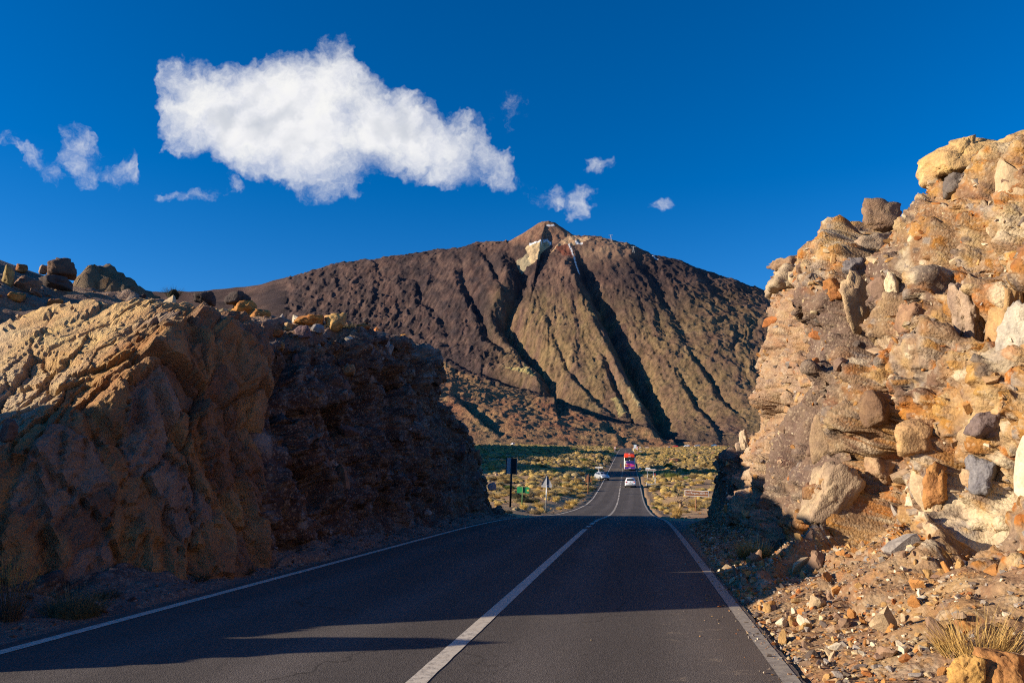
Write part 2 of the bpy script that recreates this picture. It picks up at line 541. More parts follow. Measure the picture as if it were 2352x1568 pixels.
def build_ground():
    af = np.linspace(R_(-55), R_(35), 470)
    ab = np.linspace(R_(35), R_(305), 50)[1:-1]
    ang = np.concatenate([af, ab])
    rad = 1.2 * (9400 / 1.2) ** np.linspace(0, 1, 390)
    A, Rr = np.meshgrid(ang, rad)
    X, Y = Rr * np.sin(A), Rr * np.cos(A)
    Z = groundz(X, Y) - np.where(Y < 46, .05, 0) * ((X < -6) | (X > 1.4))
    Z = np.where((Y < 36) & ((X < -9) | (X > 3)), Z - .5, Z)
    h, w = X.shape
    V = np.stack([X, Y, Z], 2).reshape(-1, 3)
    F = grid_faces(h, w)
    last = np.arange(h - 1) * w
    F = np.concatenate([F, np.stack([last + w - 1, last, last + w, last + 2 * w - 1], 1)])
    n = fbm(V * .05, 4, seed=8); n2 = fbm(V * .4, 4, seed=9)
    soil = lerp(np.array([.40, .255, .13]), np.array([.30, .185, .105]), np.clip(.5 + 1.2 * n + .5 * n2, 0, 1)[:, None])
    red = sstep(fbm(V * .03, 3, seed=21), .15, .4)[:, None]
    soil = lerp(soil, np.array([.23, .10, .055]), red * .5)
    near = ((V[:, 1] < 40))[:, None]
    soil = np.where(near, np.array([.17, .13, .11]), soil)
    o = mobj('ground', np_mesh('ground', V, F[:, ::-1], soil), M_GROUND)
    tag(o, 'dry brown volcanic soil of the plain', kind='structure')
build_ground()

# ------------------------------------------------------------------ road surface and paint
def asphalt():
    m, k, b = new_mat('asphalt')
    pos = k.n('ShaderNodeNewGeometry').outputs['Position']
    n0 = k.noise(pos, 0.35, 4, 0.55).outputs['Fac']
    n1 = k.noise(pos, 60.0, 3, 0.6).outputs['Fac']
    n2 = k.noise(pos, 9.0, 4, 0.6).outputs['Fac']
    v = k.n('ShaderNodeTexVoronoi', feature='F1', ins={'Vector': pos, 'Scale': 85.0})
    sc = k.vmath('MULTIPLY', pos, (1.0, .12, 1.0))
    trk = k.noise(sc, 1.1, 3, 0.5).outputs['Fac']
    f = k.math('ADD', k.math('MULTIPLY', n0, .45), k.math('ADD', k.math('MULTIPLY', n2, .25), k.math('MULTIPLY', trk, .5)))
    c = k.mix(k.mapr(f, .4, .8), (.078, .069, .065), (.112, .098, .091))
    agg = k.mapr(v.outputs['Color'], 0.1, 0.95, 0.72, 1.34)
    c = k.vmath('SCALE', c, c=agg)
    c = k.vmath('SCALE', c, c=k.mapr(n1, .3, .7, .78, 1.25))
    sxx = k.n('ShaderNodeSeparateXYZ', ins={0: pos}).outputs[0]
    wob = k.math('ADD', sxx, k.math('MULTIPLY', k.math('SUBTRACT', n0, .5), .5))
    tr_ = None
    for cx in (-5.0, -3.2, -1.0, .55):
        e_ = k.mapr(k.math('ABSOLUTE', k.math('SUBTRACT', wob, cx)), .12, .5, 1, 0, True)
        tr_ = e_ if tr_ is None else k.math('MAXIMUM', tr_, e_)
    c = k.vmath('SCALE', c, c=k.mapr(tr_, 0, 1, .95, 1.16))
    cw = k.vmath('ADD', k.vmath('MULTIPLY', pos, (.55, .30, 1.0)), k.vmath('SCALE', k.noise(pos, 1.6, 4, .6).outputs['Color'], c=.35))
    ve = k.n('ShaderNodeTexVoronoi', feature='DISTANCE_TO_EDGE', ins={'Vector': cw, 'Scale': .55})
    ck = k.math('MULTIPLY', k.mapr(ve.outputs['Distance'], .0015, .006, 1, 0), k.mapr(n0, .45, .6))
    c = k.vmath('SCALE', c, c=k.mapr(ck, 0, 1, 1.0, .55))
    # dust tracked in from the scree on the right-hand edge
    sx = k.n('ShaderNodeSeparateXYZ', ins={0: pos})
    edge = k.mapr(k.math('ADD', sx.outputs[0], k.math('MULTIPLY', n0, 1.2)), 1.0, 2.1)
    near = k.mapr(sx.outputs[1], 14, 30, 1, 0)
    dust = k.math('MULTIPLY', k.math('MULTIPLY', edge, near), .5)
    c = k.mix(k.math('MULTIPLY', dust, .7), c, (.22, .165, .135))
    # pale worn flecks in the right-hand lane
    sv = k.vmath('MULTIPLY', pos, (2.6, 3.6, 1.0))
    fl = k.noise(sv, 1.0, 6, .75).outputs['Fac']
    lane = k.math('MULTIPLY', k.mapr(sx.outputs[0], .1, .35), k.mapr(sx.outputs[0], .75, 1.0, 1, 0))
    c = k.mix(k.math('MULTIPLY', k.math('MULTIPLY', k.mapr(fl, .585, .63), lane), .6), c, (.30, .24, .18))
    k.put(b.inputs['Base Color'], c)
    b.inputs['Roughness'].default_value = .9
    b.inputs['Specular IOR Level'].default_value = .08
    hh = k.math('ADD', k.math('MULTIPLY', v.outputs['Distance'], 1.0), k.math('MULTIPLY', n1, .6))
    bp = k.n('ShaderNodeBump', ins={'Strength': .5, 'Distance': .006, 'Height': hh})
    k.put(b.inputs['Normal'], bp.outputs[0])
    return m
M_ASPHALT = asphalt()

def paint_mat(name, w0, w1, dull):
    m, k, b = new_mat(name)
    pos = k.n('ShaderNodeNewGeometry').outputs['Position']
    n = k.noise(pos, 14.0, 6, .7).outputs['Fac']
    n2 = k.noise(pos, 1.3, 4, .6).outputs['Fac']
    n3 = k.noise(pos, 70.0, 3, .6).outputs['Fac']
    wear = k.mapr(k.math('ADD', k.math('MULTIPLY', n, .6), k.math('ADD', k.math('MULTIPLY', n2, .3), k.math('MULTIPLY', n3, .35))), w0, w1)
    c = k.mix(k.mapr(n2, .3, .7), tuple(x * dull for x in (.50, .43, .34)), tuple(x * dull for x in (.66, .60, .51)))
    c = k.mix(k.math('MULTIPLY', wear, .8), c, (.15, .125, .11))
    k.put(b.inputs['Base Color'], c)
    b.inputs['Roughness'].default_value = .75
    return m
M_LINE = paint_mat('worn_road_paint', .60, .76, 1.0)
M_LINE_OLD = paint_mat('old_road_paint', .50, .72, .68)

def strip(y0, y1, xa, xb, dz, step=None, nx=1, jit=0.0, seed=1):
    if step is None:
        ys = [y0]
        while ys[-1] < y1:
            ys.append(min(y1, ys[-1] + max(.12, abs(ys[-1]) * .02)))
        ys = np.array(ys)
    else:
        ys = np.linspace(y0, y1, max(2, int((y1 - y0) / step) + 1))
    rows = []
    a, b = xa(ys), xb(ys)
    if jit:
        q = np.stack([ys * 3.1, ys * 0, ys * 0], 1)
        a = a + jit * fbm(q, 4, seed=seed); b = b + jit * fbm(q + 9, 4, seed=seed + 7)
    for t in np.linspace(0, 1, nx + 1):
        rows.append(np.stack([lerp(a, b, t), ys, zr(ys) + dz], 1))
    P = np.stack(rows, 1)
    return P.reshape(-1, 3), grid_faces(P.shape[0], P.shape[1])

V, F = strip(-14, 640, lambda y: road_l(y) - .28, lambda y: road_r(y) + .12, 0.012, nx=10, jit=.05, seed=4)
V = V.reshape(-1, 11, 3)
skirtL, skirtR = V[:, :1].copy(), V[:, -1:].copy()
skirtL[:, :, 2] -= .3; skirtL[:, :, 0] -= .03; skirtR[:, :, 2] -= .3; skirtR[:, :, 0] += .03
V = np.concatenate([skirtL, V, skirtR], 1)
road = tag(mobj('road', np_mesh('road', V.reshape(-1, 3), grid_faces(V.shape[0], 13), None, False), M_ASPHALT), 'two-lane asphalt road running straight to the volcano', kind='structure')
for lab, fx, wd, y1 in (('edge_line', road_l, .15, 620), ('edge_line', road_r, .15, 620)):
    V, F = strip(-12, y1, lambda y: fx(y) - wd / 2, lambda y: fx(y) + wd / 2, .017, jit=.012, seed=11)
    mobj(lab, np_mesh(lab, V, F), M_LINE if fx is road_l else M_LINE_OLD, road)
def dash(y0, y1, name='lane_dash'):
    V, F = strip(y0, y1, lambda y: road_c(y) - .085, lambda y: road_c(y) + .085, .017, jit=.01)
    mobj(name, np_mesh(name, V, F), M_LINE, road)
dash(-12, 27.6, 'centre_line')
dash(28.8, 29.9); 
y = 31.0
while y < 124:
    dash(y, y + 2.1); y += 3.1
while y < 420:
    dash(y, y + 1.3); y += 4.4

# ------------------------------------------------------------------ cut banks
PAL_R = np.array([[.40, .235, .10], [.34, .17, .06], [.30, .205, .135], [.21, .135, .095], [.28, .24, .21], [.44, .33, .205], [.37, .15, .05], [.13, .10, .085], [.56, .47, .35], [.38, .245, .125]])
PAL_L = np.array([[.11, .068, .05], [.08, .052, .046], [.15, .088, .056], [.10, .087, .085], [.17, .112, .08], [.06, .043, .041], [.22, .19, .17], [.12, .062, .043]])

def sections(rows, ys):
    yk = [r[0] for r in rows]
    K = len(rows[0][1])
    out = np.zeros((len(ys), K, 2))
    for i in range(K):
        for c in (0, 1):
            out[:, i, c] = np.interp(ys, yk, [r[1][i][c] for r in rows])
    return out

def sweep(rows, ys, counts, smooth_n=3):
    S = sections(rows, ys)
    segs = []
    for i, n in enumerate(counts):
        t = np.linspace(0, 1, n, endpoint=(i == len(counts) - 1))[None, :, None]
        segs.append(S[:, i:i + 1] * (1 - t) + S[:, i + 1:i + 2] * t)
    Q = np.concatenate(segs, 1)
    for _ in range(smooth_n):
        Q[:, 1:-1] = .25 * Q[:, :-2] + .5 * Q[:, 1:-1] + .25 * Q[:, 2:]
    P = np.zeros(Q.shape[:2] + (3,))
    P[..., 0], P[..., 2] = Q[..., 0], Q[..., 1]
    P[..., 1] = ys[:, None]
    zone = np.concatenate([np.full(n, i) + np.linspace(0, 1, n, endpoint=False) for i, n in enumerate(counts)])
    return P, zone

def bulge(P, s, seed, thr, rmin=.38, rmax=.62):
    f1, f2, rid = voronoi(P * s, seed)
    r2 = (rid * 7.77) % 1.0
    r = rmin + (rmax - rmin) * r2
    on = rid > thr
    b = np.sqrt(np.clip(1 - (f1 / r) ** 2, 0, 1)) * on
    b = np.minimum(b * 1.5, 1.0 - .25 * (f1 / r))        # flattened, steep-sided clasts
    b = np.clip(b, 0, 1) * on
    return b, (rid * 31.7) % 1.0

def rough_bank(P, nrm, amp, pal, matrix, seed, big=.30, clast=((1.35, .16, .78), (3.0, .08, .7)), fac=((.42, .50), (1.0, .26), (2.4, .12), (5.6, .05))):
    """push a swept surface in and out: hollows, broken faces, set stones, grain; returns points and colours"""
    h, w = P.shape[:2]
    X = P.reshape(-1, 3)
    N = nrm.reshape(-1, 3)
    A = amp.reshape(-1)
    wv = np.stack([fbm(X * .9, 3, seed=seed + 5), fbm(X * .9 + 7, 3, seed=seed + 6), fbm(X * .9 + 13, 3, seed=seed + 7)], 1)
    n = fbm(X * .5, 4, seed=seed + 11)
    n2 = fbm(X * 2.2, 4, seed=seed + 12)
    blk = np.clip(.65 + 1.5 * fbm(X * .45, 3, seed=seed + 9), .15, 1.25)      # blocky here, sandy there
    m0, m1, m2, m3 = [np.array(c) for c in matrix]
    col = lerp(m0, m1, np.clip(.5 + 1.5 * n, 0, 1)[:, None])
    col = lerp(col, m2, (np.clip(1.6 * n2, 0, 1) * .7)[:, None])
    col = lerp(col, m3, (sstep(fbm(X * .8, 3, seed=seed + 13), .18, .42) * .75)[:, None])
    # broad relief first
    d = big * 1.6 * fbm(X * .34, 4, .5, seed=seed)
    for i, (s, a) in enumerate(fac[:2]):
        v, e, cid = facets(X * np.array([1, 1, .8]) + .35 / s * .5 * wv, s, seed + 60 + i, 1.25, .38)
        k_ = blk if i else 1.0
        d = d + a * v * k_ - a * .2 * (1 - sstep(e, 0, .07)) * k_
        if i: col = tint(col, pal, cid, e, k_, n2, .55)
    rn = fbm(X * np.array([1.1, 1.1, .28]), 4, .5, seed=seed + 15, ridged=True)
    d = d - big * .9 * sstep(rn, .52, .86)                                     # upright runnels
    d = d - big * .55 * sstep(fbm(X * 1.6, 3, seed=seed + 16), .22, .5)        # pockets
    for i, (s, a, thr) in enumerate(clast[:2]):
        b, cid = bulge(X + .10 * wv, s, seed + 30 + i, thr)
        d = d + a * b
        col = lerp(col, pal[(cid * len(pal)).astype(int) % len(pal)] * (0.9 + .25 * n2)[:, None], sstep(b, .12, .4)[:, None] * .88)
    dd = (d * A).reshape(h, w)
    for _ in range(2):
        dd[1:-1] = .25 * dd[:-2] + .5 * dd[1:-1] + .25 * dd[2:]
        dd[:, 1:-1] = .25 * dd[:, :-2] + .5 * dd[:, 1:-1] + .25 * dd[:, 2:]
    P1 = P + nrm * dd[..., None]
    for _ in range(3):                                                         # even out the stretched ledges
        P1[1:-1, 1:-1] = .5 * P1[1:-1, 1:-1] + .125 * (P1[:-2, 1:-1] + P1[2:, 1:-1] + P1[1:-1, :-2] + P1[1:-1, 2:])
    # then the small stuff, on the relief itself
    nn = grid_normals(P1)
    nn = nn * np.sign((nn * nrm).sum(2, keepdims=True))
    X = P1.reshape(-1, 3)
    d = np.zeros(len(X))
    for i, (s, a) in enumerate(fac[2:]):
        v, e, cid = facets(X + .12 / s * wv, s, seed + 62 + i)
        d = d + a * v * blk - a * .22 * (1 - sstep(e, 0, .07)) * blk
        col = tint(col, pal, cid, e, blk, n2, (.72, .6)[i])
    for i, (s, a, thr) in enumerate(clast[2:]):
        b, cid = bulge(X + .04 * wv, s, seed + 34 + i, thr)
        d = d + a * b
        col = lerp(col, pal[(cid * len(pal)).astype(int) % len(pal)] * (0.9 + .25 * n2)[:, None], sstep(b, .12, .4)[:, None] * .88)
    d = d + .05 * fbm(X * 5, 5, .6, seed=seed + 40)
    X2 = X + nn.reshape(-1, 3) * (d * A)[:, None]
    return X2.reshape(h, w, 3), col

def tint(col, pal, cid, e, k_, n2, amt):
    pc = pal[(cid * len(pal)).astype(int) % len(pal)]
    wt = (sstep(cid * 7.3 % 1.0, .35, .5) * sstep(e, .02, .1) * np.clip(k_, 0, 1))[:, None]
    return lerp(col, pc * (.92 + .3 * n2)[:, None], wt * amt)

RIGHT = [
 (-8,  [(1.22,-.12),(1.42,.012),(2.9,.50),(4.7,1.45),(5.6,3.2),(6.9,5.5),(8.2,7.2),(12,8.0),(24,8)]),
 (5,   [(1.22,-.12),(1.40,.012),(2.7,.46),(4.4,1.40),(5.2,3.2),(6.4,5.5),(7.7,7.2),(11,8.0),(24,8)]),
 (10,  [(1.22,-.12),(1.40,.012),(2.5,.40),(3.9,1.20),(4.6,3.2),(5.7,5.3),(6.9,7.1),(10,7.9),(24,8)]),
 (14,  [(1.22,-.12),(1.38,.012),(2.2,.25),(3.25,.72),(3.95,3.0),(4.85,5.3),(5.85,7.0),(9,7.8),(24,8)]),
 (19,  [(1.22,-.12),(1.50,.012),(2.2,.16),(2.95,.45),(3.5,3.0),(4.15,5.4),(5.0,7.45),(8,8.1),(24,8.3)]),
 (23.5,[(1.22,-.12),(1.75,.0),(2.3,.10),(2.90,.35),(3.30,3.0),(3.65,5.3),(4.30,7.9),(7,8.5),(24,8.7)]),
 (25,  [(1.22,-.12),(1.75,.0),(2.3,.14),(2.85,.60),(3.55,2.9),(4.0,5.3),(4.6,7.9),(7.5,8.5),(24,8.7)]),
 (26.3,[(1.36,-.14),(1.75,.0),(2.4,.22),(2.85,1.2),(3.5,2.5),(5.2,3.4),(6.0,7.0),(8.5,8.2),(24,8.7)]),
 (29,  [(1.36,-.16),(1.85,-.02),(2.5,.30),(2.85,1.5),(3.35,2.35),(5.0,2.5),(7.5,6.0),(10,7.4),(24,8.5)]),
 (31.5,[(1.36,-.2),(1.95,-.05),(2.7,.2),(3.1,1.4),(3.6,2.1),(4.6,1.9),(8.5,3.2),(11,5.0),(24,7.5)]),
 (33.5,[(1.36,-.3),(2.0,-.14),(2.9,-.05),(3.5,.2),(4.2,.4),(5.5,.55),(9,1.0),(12,2.0),(24,5)]),
 (38,  [(1.36,-.5),(2.2,-.3),(3.2,-.22),(3.8,-.2),(4.6,-.2),(6.5,-.2),(9,-.1),(12,.1),(24,1.0)]),
 (42,  [(1.36,-.9),(2.2,-.8),(3.2,-.8),(3.8,-.8),(4.6,-.8),(6.5,-.8),(9,-.8),(12,-.8),(24,-.8)]),
]
ysr = np.concatenate([np.linspace(-8, 5, 34)[:-1], 5 * (42 / 5) ** np.linspace(0, 1, 500)])
P, zone = sweep(RIGHT, ysr, [6, 52, 80, 112, 86, 70, 22, 6])
nrm = -grid_normals(P)
if nrm[300, 200, 0] > 0: nrm = -nrm
zz = np.broadcast_to(zone[None, :], P.shape[:2])
amp = np.interp(zz, [0, 1.0, 1.6, 2.6, 3.2, 5.6, 6.4, 8], [0, .08, .16, .36, 1.0, 1.0, .8, .6])
amp = amp * np.interp(P[..., 1], [-8, 33, 37, 42], [1, 1, .5, .3])
PR, colR = rough_bank(P, nrm, amp, PAL_R, [(.235, .155, .095), (.30, .20, .12), (.35, .255, .165), (.34, .17, .06)], 101,
                      big=.44, fac=((.42, .72), (1.0, .36), (2.4, .16), (5.6, .06)), clast=((.8, .30, .84), (1.5, .17, .78), (3.2, .085, .7), (7.0, .035, .66)))
# dark breccia recess, with its shade painted into the rock colour
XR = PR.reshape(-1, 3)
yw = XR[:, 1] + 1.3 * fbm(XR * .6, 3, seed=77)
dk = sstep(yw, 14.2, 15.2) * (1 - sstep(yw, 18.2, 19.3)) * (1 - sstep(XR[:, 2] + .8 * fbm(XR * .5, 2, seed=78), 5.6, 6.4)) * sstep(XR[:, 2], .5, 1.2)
bre_shade = lerp(np.array([.10, .072, .066]), np.array([.155, .115, .098]), np.clip(.5 + 1.4 * fbm(XR * 1.7, 4, seed=79), 0, 1)[:, None])
colR = lerp(colR, bre_shade, (dk * .86)[:, None])
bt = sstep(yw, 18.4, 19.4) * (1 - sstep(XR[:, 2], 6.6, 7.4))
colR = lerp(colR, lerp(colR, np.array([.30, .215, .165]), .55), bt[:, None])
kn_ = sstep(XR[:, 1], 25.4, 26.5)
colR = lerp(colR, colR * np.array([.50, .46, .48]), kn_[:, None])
tal = (np.repeat(zone[None, :], len(ysr), 0).reshape(-1) < 2.6)
fine = fbm(XR * 1.1, 4, seed=55)
colR = np.where(tal[:, None], lerp(colR, lerp(np.array([.31, .205, .13]), np.array([.235, .155, .105]), np.clip(.5 + 1.3 * fine, 0, 1)[:, None]), .6), colR)
gm = colR.mean(1, keepdims=True)
colR = np.clip((gm + (colR - gm) * 1.18) * .95, .015, .9)
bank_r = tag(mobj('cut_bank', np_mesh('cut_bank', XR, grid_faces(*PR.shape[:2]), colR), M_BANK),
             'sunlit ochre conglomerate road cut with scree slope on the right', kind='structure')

LEFT = [
 (-12, [(-6.34,-.12),(-6.6,.0),(-9.0,.3),(-10.5,.55),(-12.5,.7),(-15,.9),(-20,1.4),(-32,3.0),(-75,9)]),
 (5.3, [(-6.34,-.12),(-6.6,.0),(-8.6,.3),(-10.0,.6),(-12.0,.8),(-15,1.2),(-20,1.8),(-32,3.0),(-75,9)]),
 (5.48, [(-6.34,-.12),(-6.6,.0),(-8.3,.4),(-9.2,1.9),(-10.5,2.3),(-13,2.0),(-18,2.2),(-32,3.5),(-75,9)]),
 (5.9, [(-6.34,-.12),(-6.6,.0),(-8.3,.4),(-9.2,2.1),(-10.5,2.5),(-13,2.0),(-18,2.2),(-32,3.5),(-75,9)]),
 (6.1, [(-6.34,-.12),(-6.6,.0),(-8.3,.4),(-9.2,1.1),(-10.5,1.5),(-13,1.5),(-18,2.2),(-32,3.5),(-75,9)]),
 (6.9, [(-6.34,-.12),(-6.6,.0),(-8.3,.4),(-9.2,1.3),(-10.8,1.8),(-12.3,2.3),(-15,2.6),(-32,4.0),(-75,10)]),
 (7.3, [(-6.34,-.12),(-6.6,.0),(-8.4,.35),(-9.4,1.1),(-11.0,3.4),(-12.0,4.9),(-14,4.7),(-32,4.5),(-75,10)]),
 (9.9, [(-6.34,-.12),(-6.6,.0),(-8.0,.30),(-9.0,.8),(-10.6,2.2),(-12.2,4.9),(-14.5,4.9),(-32,5.0),(-75,10)]),
 (10.4,[(-6.34,-.12),(-6.6,.0),(-7.9,.26),(-8.8,.5),(-10.8,.9),(-12.6,2.2),(-15,3.0),(-32,5.0),(-75,11)]),
 (11.0,[(-6.34,-.12),(-6.6,.0),(-7.8,.26),(-9.0,.5),(-11.6,.9),(-14.2,1.8),(-17,2.8),(-30,5.5),(-75,12)]),
 (12.6,[(-6.34,-.12),(-6.6,.0),(-7.6,.24),(-10.0,.5),(-12.5,.9),(-15.0,2.0),(-18,3.2),(-30,6.5),(-75,13)]),
 (14.2,[(-6.34,-.12),(-6.6,.0),(-7.4,.22),(-9.0,.8),(-11.0,1.8),(-14.0,2.8),(-18,4.0),(-27,7.2),(-75,14)]),
 (15.0,[(-6.34,-.12),(-6.6,.0),(-7.3,.22),(-7.8,2.0),(-8.3,3.4),(-9.2,4.2),(-14,4.2),(-25,7.6),(-75,15)]),
 (19.2,[(-6.34,-.12),(-6.6,.0),(-7.6,.22),(-8.3,2.4),(-8.7,4.2),(-9.4,5.2),(-13,5.8),(-24,9.2),(-75,15)]),
 (23,  [(-6.32,-.12),(-6.6,.0),(-7.5,.22),(-8.0,2.5),(-8.3,4.6),(-8.8,6.05),(-12,6.7),(-20,8.0),(-75,24)]),
 (28,  [(-6.30,-.12),(-6.6,.0),(-7.5,.22),(-7.8,3.0),(-8.0,5.2),(-8.5,6.75),(-12,7.3),(-22,9.2),(-75,30)]),
 (30,  [(-6.30,-.12),(-6.6,.0),(-7.5,.22),(-7.8,3.0),(-8.0,5.2),(-8.5,6.85),(-12,7.3),(-24,9.0),(-75,24)]),
 (33,  [(-6.30,-.15),(-6.6,.0),(-7.5,.22),(-7.9,3.0),(-8.2,5.0),(-8.8,6.6),(-12,6.9),(-27,7.5),(-75,11)]),
 (36,  [(-6.28,-.25),(-6.6,-.05),(-7.5,.18),(-8.1,2.5),(-8.5,4.2),(-9.2,5.8),(-12,6.0),(-25,5.6),(-75,7)]),
 (40,  [(-6.25,-.4),(-6.7,-.15),(-7.6,.05),(-8.2,1.5),(-8.7,2.8),(-9.5,3.9),(-12,4.4),(-25,3.4),(-75,4)]),
 (44,  [(-6.2,-.6),(-6.8,-.35),(-7.6,-.2),(-8.0,.4),(-8.5,1.0),(-9.5,1.5),(-12,2.0),(-25,1.6),(-75,2)]),
 (48,  [(-6.2,-.8),(-7.0,-.55),(-7.8,-.4),(-8.4,-.2),(-9.0,.0),(-10,.15),(-12.5,.35),(-25,.4),(-75,.6)]),
 (56,  [(-6.2,-1.6),(-7.0,-1.5),(-8,-1.4),(-8.6,-1.3),(-9.2,-1.2),(-10,-1.2),(-13,-1.0),(-25,-1.0),(-75,-.8)]),
]
ysl = np.concatenate([np.linspace(-12, 5, 24)[:-1], np.linspace(5, 14, 72)[:-1], 14 * (56 / 14) ** np.linspace(0, 1, 330)])
P, zone = sweep(LEFT, ysl, [5, 34, 92, 68, 52, 66, 70, 18])
nrm = grid_normals(P)
if nrm[250, 100, 0] < 0: nrm = -nrm
zz = np.broadcast_to(zone[None, :], P.shape[:2])
amp = np.interp(zz, [0, 1.0, 1.8, 2.1, 2.5, 4.8, 5.3, 6, 7, 8], [0, .1, .2, .5, 1.0, 1.0, .55, .4, .6, 1.0])
amp = amp * np.interp(P[..., 1], [-12, 43, 48, 56], [1, 1, .5, .3])
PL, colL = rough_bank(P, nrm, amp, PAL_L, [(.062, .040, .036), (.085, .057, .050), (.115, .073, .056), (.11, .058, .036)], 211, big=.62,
                      clast=((.6, .22, .84), (1.5, .14, .7), (3.1, .07, .55), (7.0, .03, .5)), fac=((.42, .85), (1.0, .38), (2.4, .14), (5.6, .05)))
XL = PL.reshape(-1, 3)
zf = np.repeat(zone[None, :], len(ysl), 0).reshape(-1)
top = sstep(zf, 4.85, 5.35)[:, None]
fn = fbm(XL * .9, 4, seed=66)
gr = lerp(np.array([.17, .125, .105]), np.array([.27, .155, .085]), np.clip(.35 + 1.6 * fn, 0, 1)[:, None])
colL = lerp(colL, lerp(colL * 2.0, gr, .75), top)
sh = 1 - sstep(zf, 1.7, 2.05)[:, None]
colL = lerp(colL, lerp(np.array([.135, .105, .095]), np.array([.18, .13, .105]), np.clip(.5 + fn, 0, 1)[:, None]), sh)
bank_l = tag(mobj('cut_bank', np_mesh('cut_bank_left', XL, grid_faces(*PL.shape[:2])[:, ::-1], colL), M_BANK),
             'dark shaded conglomerate road cut with stony plateau on the left', kind='structure')

def bvh_of(P):
    h, w = P.shape[:2]
    return BVHTree.FromPolygons([tuple(p) for p in P.reshape(-1, 3).tolist()], grid_faces(h, w).tolist())
BVH_R = bvh_of(PR[30::2, ::2])
BVH_L = bvh_of(PL[20::2, ::2])
def hit(u, v, bvh):
    d = Vector(ray(u, v)).normalized()
    p, n, i, t = bvh.ray_cast(Vector(EYE), d)
    return p, n
def drop(x, y, bvh, z=40):
    p, n, i, t = bvh.ray_cast(Vector((x, y, z)), Vector((0, 0, -1)))
    return p, n

# ------------------------------------------------------------------ the big tan rock on the left
def star_rock(planes, c, sub, p=14.0):
    bm = bmesh.new()
    bmesh.ops.create_icosphere(bm, subdivisions=sub, radius=1.0)
    bm.verts.ensure_lookup_table()
    D = np.array([v.co[:] for v in bm.verts])
    F = np.array([[v.index for v in f.verts] for f in bm.faces])
    bm.free()
    s = np.zeros(len(D))
    for n, q in planes:
        n = np.array(n, float); n /= np.linalg.norm(n)
        dist = float(np.dot(n, np.array(q, float) - c))
        s += np.clip(D @ n / dist, 0, None) ** p
    return D, s ** (-1.0 / p), F

c0 = np.array([-10.5, 14.1, 2.2])
planes = [((.93, -.22, .30), (-7.05, 14.0, .2)), ((.50, -.82, .26), (-8.2, 10.4, .3)), ((-.20, -.62, .76), (-8.87, 12, 3.34)),
          ((.12, .0, .99), (-9.3, 15.5, 5.45)), ((.55, .80, -.2), (-7.05, 14.6, .2)), ((.1, .99, 0), (-9.5, 17.1, 3)), ((-.92, .2, .2), (-17, 13.5, 3)), ((0, 0, -1), (0, 0, -.8)),
          ((.62, .05, .78), (-8.45, 15, 5.0)), ((.72, -.62, .3), (-7.5, 11.7, .3)), ((-.6, -.75, .3), (-12, 10.2, .5))]
D, r, F = star_rock(planes, c0, 7, 26)
X = c0 + D * r[:, None]
N = D * .6 + np.array([.35, -.2, .25]); N /= np.linalg.norm(N, axis=1, keepdims=True)
axis = np.array([-.36, -.55, .75]); axis /= np.linalg.norm(axis)
wv = np.stack([fbm(X * .6, 3, seed=5), fbm(X * .6 + 7, 3, seed=6), fbm(X * .6 + 13, 3, seed=7)], 1)
warp = .5 * wv[:, 0]
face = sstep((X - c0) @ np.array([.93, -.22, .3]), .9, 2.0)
d = .24 * fbm(X * .40, 3, seed=1)
B3 = np.array([[.9, .2, -.5], [.25, .5, .6], [.5, -.9, .35]])            # the slab's grain
Xs = (X @ B3) * np.array([1.0, .38, .75])
gid = None; crk = np.zeros(len(X))
for i, (s_, a) in enumerate(((.40, .30), (.95, .20), (2.1, .10), (5.0, .045))):
    va, ea, ca = facets(Xs + .35 / s_ * .45 * wv, s_, 300 + i)
    vb, eb, cb = facets(X * np.array([1, 1, .55]) + .35 / s_ * .45 * wv, s_, 320 + i)
    d += lerp(a * .50 * va - a * .4 * (1 - sstep(ea, 0, .03)), a * 1.0 * vb - a * .4 * (1 - sstep(eb, 0, .035)), face)
    crk = np.maximum(crk, lerp(1 - sstep(ea, 0, .03), 1 - sstep(eb, 0, .03), face) * (.9, .8, .5, .2)[i])
    if i == 1: gid = cb
st = (X @ axis) * 2.1 + 2.2 * warp
d += .10 * (st - np.floor(st) - .5) * (1 - .8 * face)
d += .045 * fbm(X * 5, 5, .6, seed=19)
d -= .25 * face * sstep(fbm(X * np.array([.9, .9, .22]), 4, seed=20, ridged=True), .55, .85)
X2 = X + N * d[:, None]
n1 = fbm(X * .55, 4, seed=31); n2 = fbm(X * 1.6, 4, seed=32); n3 = fbm(X * np.array([1.2, 1.2, .35]), 4, seed=33)
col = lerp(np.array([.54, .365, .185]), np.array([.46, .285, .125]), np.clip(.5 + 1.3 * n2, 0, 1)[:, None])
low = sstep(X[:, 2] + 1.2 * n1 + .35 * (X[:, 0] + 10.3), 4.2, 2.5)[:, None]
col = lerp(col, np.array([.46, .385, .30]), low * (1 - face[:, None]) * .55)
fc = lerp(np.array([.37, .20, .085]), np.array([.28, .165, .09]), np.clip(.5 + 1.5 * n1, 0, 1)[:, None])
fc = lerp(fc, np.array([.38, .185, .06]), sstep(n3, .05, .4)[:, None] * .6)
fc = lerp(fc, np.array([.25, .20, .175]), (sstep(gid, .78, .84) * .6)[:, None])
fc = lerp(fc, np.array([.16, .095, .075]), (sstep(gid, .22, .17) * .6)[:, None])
col = lerp(col, fc, face[:, None])  # road face painted darker than the slab to deepen its shade
col = col * (1 + .25 * n2)[:, None]
col = lerp(col, np.array([.13, .08, .05]), (crk * .5)[:, None])                # dirt in the joints
rock = mobj('rock_outcrop', np_mesh('rock_outcrop', X2, F, np.clip(col, .02, 1), False), M_TAN)
